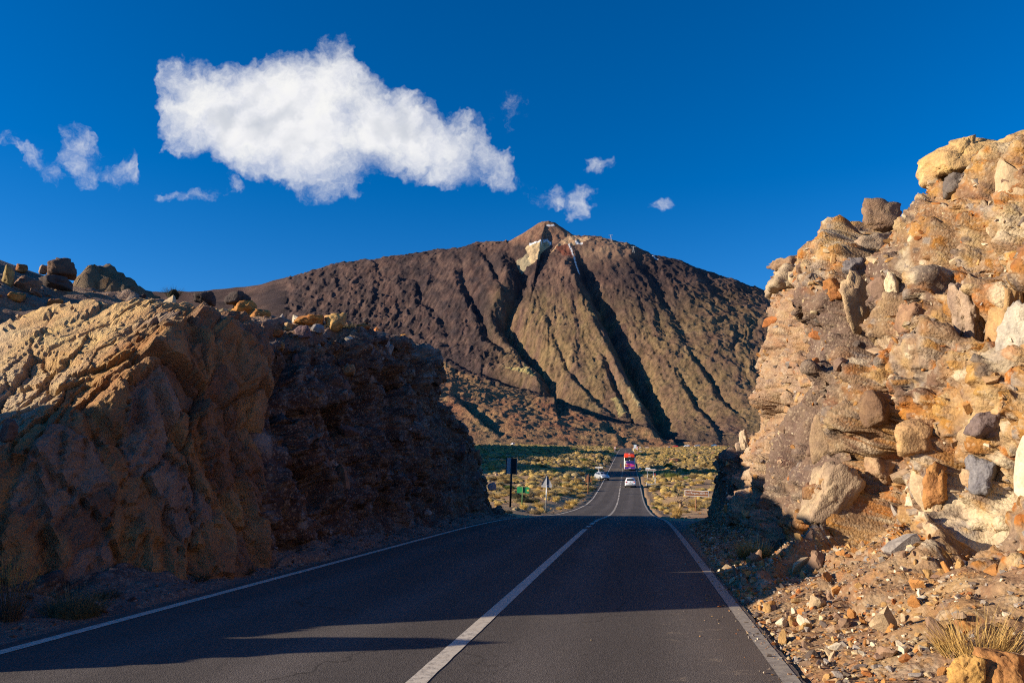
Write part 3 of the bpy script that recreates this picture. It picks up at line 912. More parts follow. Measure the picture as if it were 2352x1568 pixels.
tag(rock, 'huge tan rock outcrop with a sunlit slab and shaded road face', 'rock')
bm_v = X2.tolist()
BVH_T = BVHTree.FromPolygons([tuple(p) for p in bm_v], F.tolist())

# ------------------------------------------------------------------ rocky hills behind the left bank
def build_hill():
    nx, ny = 190, 220
    xs = np.linspace(-230, -42, nx); ys = 122 + (400 - 122) * np.linspace(0, 1, ny) ** 1.25
    X, Y = np.meshgrid(xs, ys)
    crest_x = -107 - .10 * (Y - 145)
    hc = np.interp(Y, [122, 125, 130, 135, 141, 146, 150, 175, 230, 250, 257, 282, 292, 320, 380, 395, 400],
                   [-4, 16, 36, 44.5, 47.5, 44, 33, 32, 39, 41.5, 50, 51, 44, 47, 49, 28, 0])
    dx = X - crest_x
    prof = np.where(dx > 0, np.clip(1 - dx / (hc * 1.35 + 3), -.2, 1), np.clip(1 + dx / 75.0, 0, 1) ** .8)
    Z = hc * prof
    P = np.stack([X.ravel(), Y.ravel(), Z.ravel()], 1)
    amp = sstep(Z.ravel(), 0, 12)
    f1, f2, rid = voronoi(P * np.array([.22, .22, .12]), 51)
    dz = 5.0 * fbm(P * .05, 4, .5, seed=52) + 2.2 * (rid - .5) + 1.8 * fbm(P * .3, 4, .6, seed=53)
    P[:, 2] += dz * amp - 2
    for i, (fs, am) in enumerate(((.16, .7), (.42, 1.0))):
        v, e, cid = facets(P, fs, 57 + i)
        P = P + np.stack([.8 * v, -.9 * v, .5 * v], 1) * (am * amp)[:, None]
    n = fbm(P * .09, 4, seed=54)
    col = lerp(np.array([.14, .105, .08]), np.array([.22, .15, .09]), np.clip(.5 + 1.5 * n, 0, 1)[:, None])
    o = mobj('hill', np_mesh('hill', P, grid_faces(ny, nx), col), M_HILL)
    tag(o, 'rocky dark hill rising behind the left bank', kind='structure')
build_hill()

# ------------------------------------------------------------------ the volcano
def seg_dist(U, Vv, pts):
    best = np.full(U.shape, 1e9); along = np.zeros(U.shape)
    L = [0.0]
    for (a, b) in zip(pts[:-1], pts[1:]): L.append(L[-1] + math.hypot(b[0] - a[0], b[1] - a[1]))
    for i, (a, b) in enumerate(zip(pts[:-1], pts[1:])):
        ex, ey = b[0] - a[0], b[1] - a[1]
        l2 = ex * ex + ey * ey
        t = np.clip(((U - a[0]) * ex + (Vv - a[1]) * ey) / l2, 0, 1)
        dx, dy = U - a[0] - t * ex, Vv - a[1] - t * ey
        dd = np.hypot(dx, dy)
        s = np.sign(ex * dy - ey * dx)
        m = dd < np.abs(best)
        best = np.where(m, dd * np.where(s == 0, 1, s), best)
        along = np.where(m, (L[i] + t * math.sqrt(l2)) / L[-1], along)
    return best, along

def in_poly(U, Vv, poly):
    ins = np.zeros(U.shape, bool)
    n = len(poly)
    for i in range(n):
        x0, y0 = poly[i]; x1, y1 = poly[(i + 1) % n]
        c = ((y0 > Vv) != (y1 > Vv)) & (U < (x1 - x0) * (Vv - y0) / ((y1 - y0) or 1e-9) + x0)
        ins ^= c
    return ins

def build_mountain():
    sil = [(-500, 730), (0, 700), (300, 686), (430, 681), (510, 675), (600, 668), (650, 655), (720, 632), (790, 612), (850, 602), (900, 597), (1000, 580), (1060, 573),
           (1100, 562), (1140, 560), (1165, 560), (1220, 552), (1290, 547), (1330, 543), (1370, 548), (1440, 566), (1500, 590), (1560, 607), (1640, 640), (1720, 668),
           (1777, 688), (1900, 738), (2100, 810), (2352, 890), (2700, 960)]
    YC = 5000.0
    sp = np.array([at(u, v, YC) for u, v in sil])
    na, ny = 900, 640
    a = np.concatenate([np.linspace(-1.0, -.48, 30)[:-1], np.linspace(-.48, .2, 600), np.linspace(.2, .75, 40)[1:]])
    na = len(a)
    y = np.concatenate([np.linspace(520, 2300, 150)[:-1], np.linspace(2300, 5080, 340)[:-1], np.linspace(5080, 7500, 16)])
    ny = len(y)
    A, Y = np.meshgrid(a, y)
    # a lean of the fan towards the crest keeps columns radial below and parallel above
    X = A * Y
    Cx = np.interp(X, sp[:, 0], sp[:, 2])
    L = np.interp(A, [-.6, -.30, -.256, -.05, .05, .128, .4], [1500, 1650, 1750, 2350, 2600, 2750, 2800])
    s = np.interp(A, [-.6, -.256, -.10, .0, .128, .4], [.150, .158, .115, .082, .056, .05])
    base = 26.5 + s * np.clip(Y - 640, 0, None) * np.clip((Y - 640) / 1500, .35, 1)
    base = np.where(Y > YC - L * .55, np.minimum(base, 26.5 + s * (YC - L * .55 - 640)), base)
    t = (YC - Y) / L
    g = np.interp(t, [-1, -.3, 0, .05, .12, .25, .45, .7, .88, 1, 2], [.2, .75, 1, .98, .915, .735, .475, .205, .06, 0, 0])
    Bc = 26.5 + s * (YC - L - 640)
    g = np.where(t > 1, -(t - 1) * .35, g)
    cone = Bc + (Cx - Bc) * g
    kk = 28.0
    Z = kk * np.logaddexp(cone / kk, base / kk)
    Z = np.where(t > .4, np.maximum(base, Z - kk * .69 * np.exp(-((cone - base) / 60) ** 2)), Z)
    # summit cone
    ps = at(1256, 517, YC - 40)
    rr = np.hypot(X - ps[0], (Y - ps[1]) * np.where(Y < ps[1], 1.35, 1.0))
    conez = ps[2] + 12 - np.clip(rr - 55, 0, None) * np.where(X > ps[0], .80, .66)
    Z = np.logaddexp(Z / 8, conez / 8) * 8
    Z = np.where(rr < 45, Z - 26 * (1 - rr / 45), Z)
    P = np.stack([X, Y, Z], 2).reshape(-1, 3)
    U, Vv = proj(P)
    zf = P[:, 2]
    up = sstep(zf, 160, 520) * (1 - sstep(rr.ravel(), 300, 120) * .9)
    # fan-shaped ribs and gullies running down from the summit
    th = np.arctan2(U - 1258, np.maximum(Vv - 400, 30))
    rho = np.hypot(U - 1258, Vv - 400)
    w = fbm(np.stack([U * .006, Vv * .006, U * 0], 1), 3, seed=61)
    wb = fbm(np.stack([U * .017, Vv * .017, U * 0 + 5], 1), 4, .55, seed=59)
    th = th + .16 * w + .05 * wb
    q = np.stack([th * 9 + .8 * w, rho * .004, U * 0], 1)
    rib = fbm(q, 3, .5, seed=62, ridged=True)
    q2 = np.stack([th * 30 + 1.6 * w, rho * .011, U * 0 + 3], 1)
    rib2 = fbm(q2, 3, .5, seed=63, ridged=True)
    mid = np.interp(Vv, [540, 590, 650, 760, 880, 950, 1000], [.0, .25, .9, 1.0, .8, .3, .0])
    left = sstep(U, 1060, 900)
    dz = up * mid * (12 * rib + 8 * rib2)
    vA, eA, cA = facets(P * np.array([.016, .011, .012]), 1.0, 81)
    vB, eB, cB = facets(P * np.array([.045, .03, .03]), 1.0, 82)
    crag = sstep(fbm(P * np.array([.0022, .0015, 0]), 3, seed=83), -.25, .35)
    dz += up * crag * (7 * vA + 5 * vB) * np.interp(Vv, [530, 570, 900, 1000], [.2, 1, .8, .2])
    # lava-field wrinkles on the left shoulder
    dz += up * left * mid * 30 * fbm(np.stack([U * .030 + .03 * Vv, Vv * .04 - .01 * U, U * 0], 1), 5, seed=64, ridged=True)
    dz += 12 * sstep(zf, 40, 150) * fbm(P * np.array([.006, .004, 0]), 5, .55, seed=65)
    dz += 8.0 * sstep(zf, 60, 250) * fbm(P * np.array([.03, .018, 0]), 4, .6, seed=66)
    dz += 16 * up * fbm(P * np.array([.011, .006, 0]), 4, .55, seed=69, ridged=True)
    low = (1 - sstep(zf, 300, 520)) * sstep(Y.ravel(), 900, 1500)
    dz += low * 22 * fbm(P * np.array([.0035, .0022, 0]), 5, .55, seed=67)
    gul = [([(1173, 574), (1197, 618), (1202, 640), (1180, 690), (1162, 741), (1185, 770), (1220, 813), (1258, 864), (1268, 905)], 26, 120, .55),
           ([(1330, 566), (1345, 612), (1366, 680), (1400, 745), (1448, 825), (1492, 905), (1532, 985)], 30, 135, .6),
           ([(1051, 587), (1061, 654), (1102, 726), (1125, 775), (1179, 818), (1225, 868)], 16, 44, .5),
           ([(958, 640), (974, 700), (1020, 746), (1035, 813)], 16, 24, .5),
           ([(1466, 582), (1512, 664), (1548, 746), (1599, 797)], 18, 26, .5),
           ([(1579, 603), (1651, 679), (1728, 746)], 14, 16, .5),
           ([(1548, 767), (1600, 830), (1650, 900), (1702, 961)], 11, 22, .5),
           ([(1256, 705), (1271, 777), (1312, 859), (1374, 920), (1415, 951)], 10, 18, .5),
           ([(1385, 818), (1425, 900), (1446, 951)], 10, 26, .5),
           ([(861, 602), (882, 649), (861, 685), (902, 726)], 12, 12, .5),
           ([(1107, 580), (1138, 628), (1160, 674)], 12, 34, .5),
           ([(1560, 860), (1600, 930), (1660, 1000)], 10, 20, .5),
           ([(780, 625), (800, 680), (790, 720)], 12, 10, .5),
           ([(1008, 823), (1128, 872), (1262, 914), (1389, 960), (1452, 974), (1600, 1006), (1674, 1018)], 11, 34, .5),
           ([(1052, 915), (1109, 968), (1154, 1000)], 10, 30, .5),
           ([(1390, 985), (1420, 1005), (1432, 1026)], 9, 20, .5)]
    gd = np.zeros(len(P))
    n9 = fbm(np.stack([U * .03, Vv * .03, U * 0], 1), 3, seed=68)
    for pts, wd, dep, asym in gul:
        dd, al = seg_dist(U, Vv, pts)
        dd = dd + 16 * w + 7 * n9
        prof = np.interp(al, [0, .12, .6, 1], [.25, .8, 1, .45])
        wl = np.where(dd > 0, wd * .6, wd * 1.0)       # steep on the left wall, gentler on the right
        gd += .78 * dep * prof * np.exp(-(np.abs(dd) / wl) ** 1.25)
        gd -= dep * .20 * prof * np.exp(-((dd - wd * 1.25) / (wd * .55)) ** 2)
    P[:, 2] += dz - gd * sstep(zf, 30, 120)
    P[:, 2] += low * 7 * fbm(P * np.array([.022, .010, 0]), 4, .6, seed=75, ridged=True) + low * 3 * fbm(P * np.array([.08, .04, 0]), 3, .6, seed=76)
    edge = sstep(Y.ravel(), 520, 760)
    P[:, 2] = lerp(groundz(X, Y, False).ravel() - 3.0, P[:, 2], edge)
    # ---- colours: black lava, cinder, thin scrub, pumice, old snow, painted flank shade
    n1 = fbm(np.stack([U * .012, Vv * .012, U * 0], 1), 5, seed=71)
    n2 = fbm(np.stack([U * .05, Vv * .05, U * 0], 1), 5, .6, seed=72)
    n3 = fbm(q * 1.5, 4, seed=73)
    lava = np.array([.050, .034, .035]); brown = np.array([.165, .096, .074]); olive = np.array([.25, .165, .082]); rust = np.array([.33, .155, .082])
    col = lerp(lava, brown, np.clip(.36 + 1.7 * n1 + 1.3 * n2, 0, 1)[:, None])
    cen = (sstep(U, 1090, 1190) * (1 - sstep(U, 1720, 1850)) * sstep(Vv + 40 * n1, 640, 720))[:, None]
    col = lerp(col, lerp(olive, brown, np.clip(.35 + 1.4 * n3 + .6 * n2, 0, 1)[:, None]), cen * .85)
    lowl = sstep(Vv - np.interp(U, [900, 1008, 1128, 1262, 1389, 1452, 1674, 1800], [790, 835, 885, 925, 970, 984, 1022, 1040]) + 14 * n2, 0, 10)[:, None]
    col = lerp(col, lerp(rust, olive * 1.1, np.clip(.45 + 1.2 * n1 + .5 * n2, 0, 1)[:, None]), lowl)
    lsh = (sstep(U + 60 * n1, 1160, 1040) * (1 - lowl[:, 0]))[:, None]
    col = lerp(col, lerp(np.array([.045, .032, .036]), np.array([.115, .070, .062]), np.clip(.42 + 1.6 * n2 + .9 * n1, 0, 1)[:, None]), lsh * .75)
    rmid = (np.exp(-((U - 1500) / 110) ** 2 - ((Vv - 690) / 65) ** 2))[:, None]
    col = lerp(col, lava * 1.1, rmid * .8)  # dark lava, also painting in the shade of the right flank
    band, _ = seg_dist(U, Vv, gul[13][0])
    col = lerp(col, lava * 1.15, (np.exp(-(band / 13) ** 2) * .8)[:, None])
    z7 = lambda L: [(1091 + x * .1709, 505.3 + y_ * .1709) for x, y_ in L]
    summ = (rr.ravel() < 430)
    ctop = (sstep(Vv, 566, 548) * sstep(np.abs(U - 1245), 110, 80))[:, None]
    col = lerp(col, lerp(np.array([.30, .175, .115]), np.array([.21, .11, .075]), np.clip(.5 + n2, 0, 1)[:, None]), ctop * .95)
    tanr = (np.exp(-((U - 1400) / 62) ** 2 - ((Vv - 572) / 26) ** 2))[:, None]
    col = lerp(col, np.array([.29, .18, .12]), np.clip(tanr * 1.1, 0, 1))
    jU, jV = U + 5 * n2 * 2, Vv + 4 * n1 * 2
    for poly, cc in ((z7([(680, 360), (760, 330), (950, 300), (1020, 330), (1000, 380), (900, 460), (830, 550), (740, 560), (700, 480)]), (.58, .43, .25)),
                     (z7([(560, 480), (690, 440), (760, 560), (600, 620)]), (.30, .25, .17)),
                     (z7([(1150, 310), (1250, 250), (1350, 225), (1560, 240), (1550, 268), (1400, 290), (1300, 335), (1200, 365), (1050, 440), (980, 490), (1120, 370)]), (.52, .34, .20)),
                     (z7([(1080, 420), (1230, 355), (1300, 400), (1330, 490), (1200, 510)]), (.21, .075, .05)),
                     ([(1404, 916), (1425, 912), (1442, 948), (1420, 956)], (.40, .31, .14)), ([(1441, 903), (1453, 903), (1476, 944), (1466, 945)], (.34, .26, .14)),
                     ([(1158, 850), (1195, 865), (1240, 880), (1222, 862), (1205, 838), (1200, 855)], (.38, .29, .13))):
        m = in_poly(jU, jV, poly)
        col[m] = np.array(cc) * (1 + .35 * n2[m])[:, None]
    for pts, wd in ((z7([(740, 340), (850, 310), (955, 295), (1010, 320), (1015, 360)]), 2.0), (z7([(1265, 350), (1300, 400), (1330, 480), (1360, 580), (1400, 660)]), 1.7),
                    (z7([(1350, 288), (1390, 300), (1440, 300)]), 1.9), (z7([(970, 84), (1060, 72)]), 1.7), ([(1590, 600), (1604, 607)], .9), ([(1500, 592), (1512, 598)], .9)):
        dd, al = seg_dist(U + 2.2 * n2, Vv + 2.2 * n1, pts)
        m = np.abs(dd) < wd
        col[m] = (.82, .83, .86)
    scrub = sstep(fbm(P * np.array([.09, .05, 0]), 2, seed=74), .06, .26)[:, None] * sstep(Vv, 640, 760)[:, None]
    col = lerp(col, col * np.array([.40, .46, .42]), scrub * .72)
    strk = fbm(np.stack([th * 60 + 3 * w, rho * .03, U * 0], 1), 3, seed=80)
    col = col * (1 + .55 * strk * sstep(Vv, 560, 640) * (1 - lowl[:, 0]))[:, None]
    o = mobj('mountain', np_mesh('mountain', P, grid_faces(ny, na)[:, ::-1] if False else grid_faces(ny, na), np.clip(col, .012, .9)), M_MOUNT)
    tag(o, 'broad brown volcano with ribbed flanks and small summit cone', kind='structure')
    return P.reshape(ny, na, 3)
PM = build_mountain()
BVH_M = bvh_of(PM[140::2, 30:640:2])

# ------------------------------------------------------------------ loose things: helpers
rng = np.random.default_rng(7)

def ground_hit(u, v, y0=44.0, y1=640.0):
    d = ray(u, v)
    ys = np.linspace(y0, y1, 2400)
    P = EYE[None, :] + d[None, :] * (ys / d[1])[:, None]
    g = groundz(P[:, 0], P[:, 1])
    below = np.nonzero(P[:, 2] <= g)[0]
    i = below[0] if len(below) else len(ys) - 1
    return np.array([P[i, 0], P[i, 1], g[i]])

def on_ground(u, y, lift=0.0):
    """the ground point at distance y below pixel column u"""
    p = at(u, 1103, y)
    return np.array([p[0], y, float(groundz(np.array([p[0]]), np.array([y]))[0]) + lift])

_ico = {}
def ico(sub):
    if sub not in _ico:
        bm = bmesh.new(); bmesh.ops.create_icosphere(bm, subdivisions=sub, radius=1.0)
        _ico[sub] = (np.array([v.co[:] for v in bm.verts]), np.array([[v.index for v in f.verts] for f in bm.faces])); bm.free()
    return _ico[sub]

def boulder_mesh(name, seed, col, sub=4, npl=16, half=(1, 1, 1), rough=1.0, round_=12.0, col2=None):
    r_ = np.random.default_rng(seed)
    D, F = ico(sub)
    s = np.zeros(len(D))
    for i in range(npl):
        n = r_.normal(size=3); n /= np.linalg.norm(n)
        s += np.clip(D @ n / r_.uniform(.72, 1.05), 0, None) ** round_
    for ax in range(3):
        for sg in (-1, 1):
            n = np.zeros(3); n[ax] = sg; n += r_.normal(size=3) * .12; n /= np.linalg.norm(n)
            s += np.clip(D @ n / r_.uniform(.88, 1.0), 0, None) ** round_
    r = s ** (-1 / round_)
    off = r_.uniform(0, 50, 3)
    X = D * r[:, None]
    v, e, cid = facets(X + off, 1.6, seed % 97 + 400)
    v2, e2, cid2 = facets(X + off, 4.5, seed % 89 + 500)
    r = r + rough * (.13 * v - .05 * (1 - sstep(e, 0, .06)) + .045 * v2 + .05 * fbm(X * 3.5 + off, 4, .6, seed=3))
    X = D * r[:, None] * np.array(half)
    n1 = fbm(X / max(half) * 2.2 + off, 4, seed=5)
    c1 = np.array(col); c2 = np.array(col2 if col2 is not None else [c1[0] * .62, c1[1] * .62, c1[2] * .68])
    C = lerp(c1, c2, np.clip(.3 + 1.6 * n1 + .3 * (cid - .5), 0, 1)[:, None])
    return np_mesh(name, X, F, np.clip(C, .01, 1), smooth=False if sub < 3 else True)

ORANGE, RUST, BROWN, DARK, TAN, GREY, PALE, PURPLE = (.44, .205, .06), (.34, .145, .05), (.21, .125, .085), (.075, .058, .055), (.44, .29, .15), (.25, .225, .215), (.55, .44, .30), (.20, .13, .125)

def place_boulder(u0, u1, v0, v1, label, col, bvh, depth=.8, y=None, sink=.12, name='boulder', group=None, seed=None, rz=0.0, tilt=0.0, sub=4, rough=1.0, col2=None, wall=False, npl=11, round_=22.0):
    uc, vc = (u0 + u1) / 2, (v0 + v1) / 2
    p = n = None
    if y is None:
        p, n = hit(uc, vc if wall else v1 - 2, bvh)
    if p is None:
        p = Vector(at(uc, v1, y or 26.0))
    dist = (np.array(p) - EYE) @ C_F
    hw, hh = (u1 - u0) / 2 * dist / FPX * 1.04, (v1 - v0) / 2 * dist / FPX * 1.06
    c = Vector(at(uc, vc, p[1]))
    if wall:
        c = p + Vector(ray(uc, vc)).normalized() * (hw * depth * .12)
    else:
        c = c + Vector((0, hw * depth * .4, -hh * sink))
    seed = seed if seed is not None else int(u0 * 7 + v0 * 13)
    me = boulder_mesh(name, seed, col, sub, npl, (hw, hw * depth, hh), rough, round_, col2)
    o = mobj(name, me, M_BOULDER, None, c)
    o.rotation_euler = (0, tilt, rz)
    tag(o, label, 'boulder', group)
    return o

# ------------------------------------------------------------------ boulders on the left plateau
G1 = 'boulders on the left plateau'
LB = [(26, 80, 628, 670, 'big rounded brown boulder among the rocks at the far left', BROWN), (106, 166, 588, 634, 'dark brown pointed boulder on the left skyline beside the hill', (.13, .08, .06)),
      (88, 160, 632, 664, 'dark hollowed boulder under the pointed skyline boulder', DARK), (12, 52, 668, 691, 'small bright orange boulder below the big brown one', ORANGE),
      (2, 30, 614, 656, 'yellowish leaning slab beside the big brown boulder', (.30, .21, .09)), (32, 60, 604, 626, 'orange brown boulder above the big brown one', RUST),
      (108, 138, 682, 708, 'rusty wedge shaped stone lying behind the tan outcrop', RUST), (62, 92, 662, 680, 'flat grey brown stone right of the big brown boulder', BROWN),
      (86, 108, 606, 628, 'pale broken stone left of the pointed skyline boulder', (.34, .22, .14)), (60, 84, 640, 662, 'purple brown stone touching the big brown boulder', PURPLE),
      (443, 491, 664, 694, 'black craggy boulder on the plateau skyline', DARK), (518, 564, 668, 698, 'black rounded boulder behind the orange pair', DARK),
      (528, 588, 686, 729, 'large orange boulder beside the green shrub', ORANGE), (559, 617, 704, 738, 'orange square block right of the large orange boulder', (.46, .22, .07)),
      (564, 576, 680, 690, 'tiny dark round stone on top of the orange boulder pair', DARK), (386, 407, 670, 682, 'small brown stone on the skyline left of the black boulder', BROWN),
      (668, 741, 723, 747, 'long flat orange boulder on the edge of the dark wall', ORANGE), (741, 792, 717, 760, 'largest tan orange boulder above the dark wall', (.48, .28, .11)),
      (677, 712, 744, 774, 'purple brown stone under the long flat orange boulder', PURPLE), (615, 650, 751, 773, 'low rust orange stone at the wall top by the tan outcrop', RUST),
      (590, 628, 735, 771, 'brown cracked stone against the end of the tan outcrop', BROWN), (832, 847, 728, 742, 'small black stone on the wall crest, last before the slope', DARK),
      (788, 808, 734, 752, 'brown stone half hidden behind the largest tan boulder', BROWN), (712, 742, 742, 764, 'grey stone between the purple and the tan boulder', GREY),
      (650, 676, 742, 760, 'small tan stone left of the purple brown one', TAN), (815, 850, 742, 756, 'flat rusty stones near the crest of the dark wall', RUST)]
for i, (a, b, c, d_, lab, col) in enumerate(LB):
    sky = lab.find('skyline') >= 0 and a > 300
    place_boulder(a, b, c, d_, lab, col, BVH_L, depth=.85, y=(25.0 if sky or (518 <= a <= 570) else None), group=G1, seed=900 + i * 3, sub=4, rz=i * .7)
place_boulder(781, 816, 838, 862, 'tan stone jutting from the dark wall below its crest', (.36, .23, .13), BVH_L, wall=True, group='stones set in the dark wall', depth=.8)
place_boulder(1120, 1140, 1099, 1116, 'pale blue grey stone at the far toe of the dark wall', (.33, .34, .36), BVH_L, wall=True, group='stones set in the dark wall')
place_boulder(0, 34, 958, 1012, 'dark block at the left edge before the tan slab', (.12, .09, .08), BVH_L, y=8.9, depth=1.0)

# ------------------------------------------------------------------ boulders of the right bank
G2 = 'boulders set in the right cut'
RB = [(2150, 2296, 298, 402, 'huge tan pitted boulder crowning the right bank', (.47, .31, .14), .9, 14.6, 0), (2290, 2372, 298, 358, 'tan boulder at the right frame edge on the crest', (.46, .31, .15), .9, 14.0, 0),
      (2116, 2204, 350, 436, 'smooth pale ochre slab leaning below the crown boulder', (.52, .36, .17), .5, 15.0, .5), (2164, 2232, 402, 458, 'dark grey round boulder under the pale slab', (.15, .125, .11), .9, None, 0),
      (1986, 2056, 466, 524, 'brown lump standing out on the bank skyline', (.25, .165, .11), .9, 18.0, 0), (1768, 1894, 608, 684, 'long grey tan boulder overhanging the cliff corner', (.36, .28, .19), .7, 22.6, .06),
      (1790, 1894, 584, 624, 'broken brown rocks piled on the overhanging boulder', (.27, .175, .11), .8, 22.9, 0), (1968, 2044, 538, 594, 'smooth grey tan rounded boulder near the bank top', (.34, .255, .18), .8, None, .1),
      (1930, 2010, 640, 758, 'tan slab tilted out of the cliff with shaded underside', (.40, .28, .17), .6, None, .45), (2020, 2090, 625, 696, 'bright white and yellow stone high in the cliff', (.66, .55, .36), .5, None, .2),
      (2160, 2285, 648, 790, 'big slanting grey tan slab in the upper cliff', (.36, .26, .185), .6, None, .5), (2262, 2338, 660, 800, 'ochre split slab right of the big slanting slab', (.40, .25, .12), .6, None, .45),
      (2300, 2380, 700, 850, 'pale grey green rounded block at the right frame edge', (.46, .41, .33), .6, None, .2), (2218, 2284, 1046, 1130, 'blue grey boulder low in the right cliff', (.21, .20, .21), .8, None, .1),
      (1858, 1965, 1066, 1222, 'long smooth tan pillar slab low in the cliff', (.37, .27, .18), .45, None, .55), (2228, 2308, 942, 1004, 'dark purple brown boulder with a long shadow', (.17, .125, .115), .8, None, 0),
      (1935, 1992, 595, 640, 'dark grey stone above the tilted tan slab', (.17, .15, .15), .8, None, .1), (1888, 1935, 640, 690, 'rust red stone beside the overhanging boulder', RUST, .8, None, 0),
      (2060, 2130, 690, 760, 'brown angular block right of the white stone', (.30, .18, .11), .7, None, .2), (1975, 2040, 900, 975, 'dark ochre block in the middle of the cliff', (.20, .125, .075), .7, None, .2),
      (1860, 1925, 960, 1060, 'brown rounded pillar beside the dark buttress', (.28, .19, .12), .6, None, .2), (2060, 2150, 960, 1040, 'orange brown bulge in mid cliff', (.42, .26, .13), .5, None, 0),
      (1990, 2060, 1050, 1110, 'tan knobbly boulder above the pillar slab', (.38, .25, .15), .7, None, 0), (2110, 2190, 1060, 1150, 'rust orange split boulder low in the cliff', (.39, .19, .07), .6, None, .2),
      (1684, 1735, 1012, 1066, 'pale block poking from the left edge of the cliff', (.36, .26, .19), .7, None, .3), (1695, 1720, 965, 1010, 'cream stones on the cliff edge against the plain', (.50, .38, .26), .7, None, 0)]
for i, (a, b, c, d_, lab, col, dp, y, tl) in enumerate(RB):
    place_boulder(a, b, c, d_, lab, col, BVH_R, depth=dp, y=y, group=G2, seed=1300 + i * 5, wall=(y is None), tilt=tl, sub=5 if (b - a) > 100 else 4, rz=i * .45 if y is None else .2, npl=8, round_=30, rough=1.35)
for a, b, c, d_, lab, col in [(2185, 2262, 1502, 1600, 'orange flat topped boulder at the bottom under the grass tuft', (.50, .29, .09)), (2262, 2380, 1508, 1620, 'rusty brown boulder in the bottom corner beside the grass tuft', (.40, .20, .07))]:
    place_boulder(a, b, c, d_, lab, col, BVH_R, depth=.8, y=5.9, seed=int(a), sub=5, sink=.0, group='boulders at the foot of the right bank')

# ------------------------------------------------------------------ stones: part pieces, loose stones, gravel
def hull_proto(seed, npts=11, flat=.75):
    r_ = np.random.default_rng(seed)
    bm = bmesh.new()
    for i in range(npts):
        v = r_.normal(size=3); v /= np.linalg.norm(v)
        bm.verts.new(v * r_.uniform(.75, 1.0) * np.array([1, r_.uniform(.65, 1.0), flat]))
    res = bmesh.ops.convex_hull(bm, input=bm.verts)
    bmesh.ops.delete(bm, geom=[g for g in res['geom_interior'] if isinstance(g, bmesh.types.BMVert)], context='VERTS')
    bmesh.ops.triangulate(bm, faces=bm.faces)
    bm.verts.index_update()
    V = np.array([v.co[:] for v in bm.verts]); F = np.array([[v.index for v in f.verts] for f in bm.faces])
    bm.free()
    return V, F
HP = [hull_proto(40 + i, 9 + i % 5, (.55, .75, .9)[i % 3]) for i in range(14)]

def rot_mats(n, r_):
    q = r_.normal(size=(n, 4)); q /= np.linalg.norm(q, axis=1, keepdims=True)
    w, x, y, z = q.T
    return np.stack([1 - 2 * (y * y + z * z), 2 * (x * y - z * w), 2 * (x * z + y * w), 2 * (x * y + z * w), 1 - 2 * (x * x + z * z), 2 * (y * z - x * w),
                     2 * (x * z - y * w), 2 * (y * z + x * w), 1 - 2 * (x * x + y * y)], 1).reshape(n, 3, 3)

def joined(name, protos, pos, scale, cols, mat, label, r_, spin_only=False, smooth=False, cat=None):
    Vs, Fs, Cs, b = [], [], [], 0
    n = len(pos)
    idx = r_.integers(0, len(protos), n)
    if spin_only:
        a = r_.uniform(0, 6.283, n); c, s = np.cos(a), np.sin(a); z0, z1 = np.zeros(n), np.ones(n)
        Rm = np.stack([c, -s, z0, s, c, z0, z0, z0, z1], 1).reshape(n, 3, 3)
    else:
        Rm = rot_mats(n, r_)
    for k in range(len(protos)):
        m = np.nonzero(idx == k)[0]
        if len(m) == 0: continue
        V, F = protos[k][:2]
        W = np.einsum('nij,vj->nvi', Rm[m], V) * scale[m][:, None, :] + pos[m][:, None, :]
        Vs.append(W.reshape(-1, 3))
        Fs.append((F[None] + (np.arange(len(m)) * len(V))[:, None, None] + b).reshape(-1, 3))
        cc = np.repeat(cols[m][:, None, :], len(V), 1)
        if len(protos[k]) > 2: cc = cc * protos[k][2][None, :, None]
        Cs.append(cc.reshape(-1, 3))
        b += len(m) * len(V)
    o = mobj(name, np_mesh(name, np.concatenate(Vs), np.concatenate(Fs), np.concatenate(Cs), smooth), mat)
    return tag(o, label, cat, kind='stuff')

NR = grid_normals(PR); 
if NR[300, 300, 0] > 0: NR = -NR
NL = grid_normals(PL)
if NL[250, 120, 0] < 0: NL = -NL
ZR = np.concatenate([np.full(n, i) + np.linspace(0, 1, n, endpoint=False) for i, n in enumerate([6, 52, 80, 112, 86, 70, 22, 6])])
ZL = np.concatenate([np.full(n, i) + np.linspace(0, 1, n, endpoint=False) for i, n in enumerate([5, 34, 92, 68, 52, 66, 70, 18])])

def sample(PG, NG, ys, zone, n, y0, y1, z0, z1, r_):
    yy = r_.uniform(y0, y1, n); zz_ = r_.uniform(z0, z1, n)
    i = np.clip(np.searchsorted(ys, yy), 0, len(ys) - 1); j = np.clip(np.searchsorted(zone, zz_), 0, len(zone) - 1)
    return PG[i, j], NG[i, j]

STONE_ME = []
def shard(name, i, mat, sub=3):
    r_ = np.random.default_rng(2000 + i * 7)
    D, F = ico(sub); s = np.zeros(len(D))
    for k in range(5 + i % 4):
        n = r_.normal(size=3); n /= np.linalg.norm(n); s += np.clip(D @ n / r_.uniform(.42, .8), 0, None) ** 40
    for ax in range(3):
        for sg in (-1, 1):
            n = np.zeros(3); n[ax] = sg; n += r_.normal(size=3) * .25; n /= np.linalg.norm(n); s += np.clip(D @ n / r_.uniform(.7, .95), 0, None) ** 40
    X = D * (s ** (-1 / 40) + .03 * pnoise(D * 3 + i * 9))[:, None] * np.array([1.1, (.8, .95, .7)[i % 3], (.75, .6, .9)[(i + 1) % 3]])
    me = np_mesh(name, X, F, None, False)
    me.materials.append(mat); return me
for i in range(12): STONE_ME.append(shard('stone', i, M_STONE))
DSTONE_ME = []
for i in range(8): DSTONE_ME.append(shard('wall_stone', 20 + i, M_DSTONE))

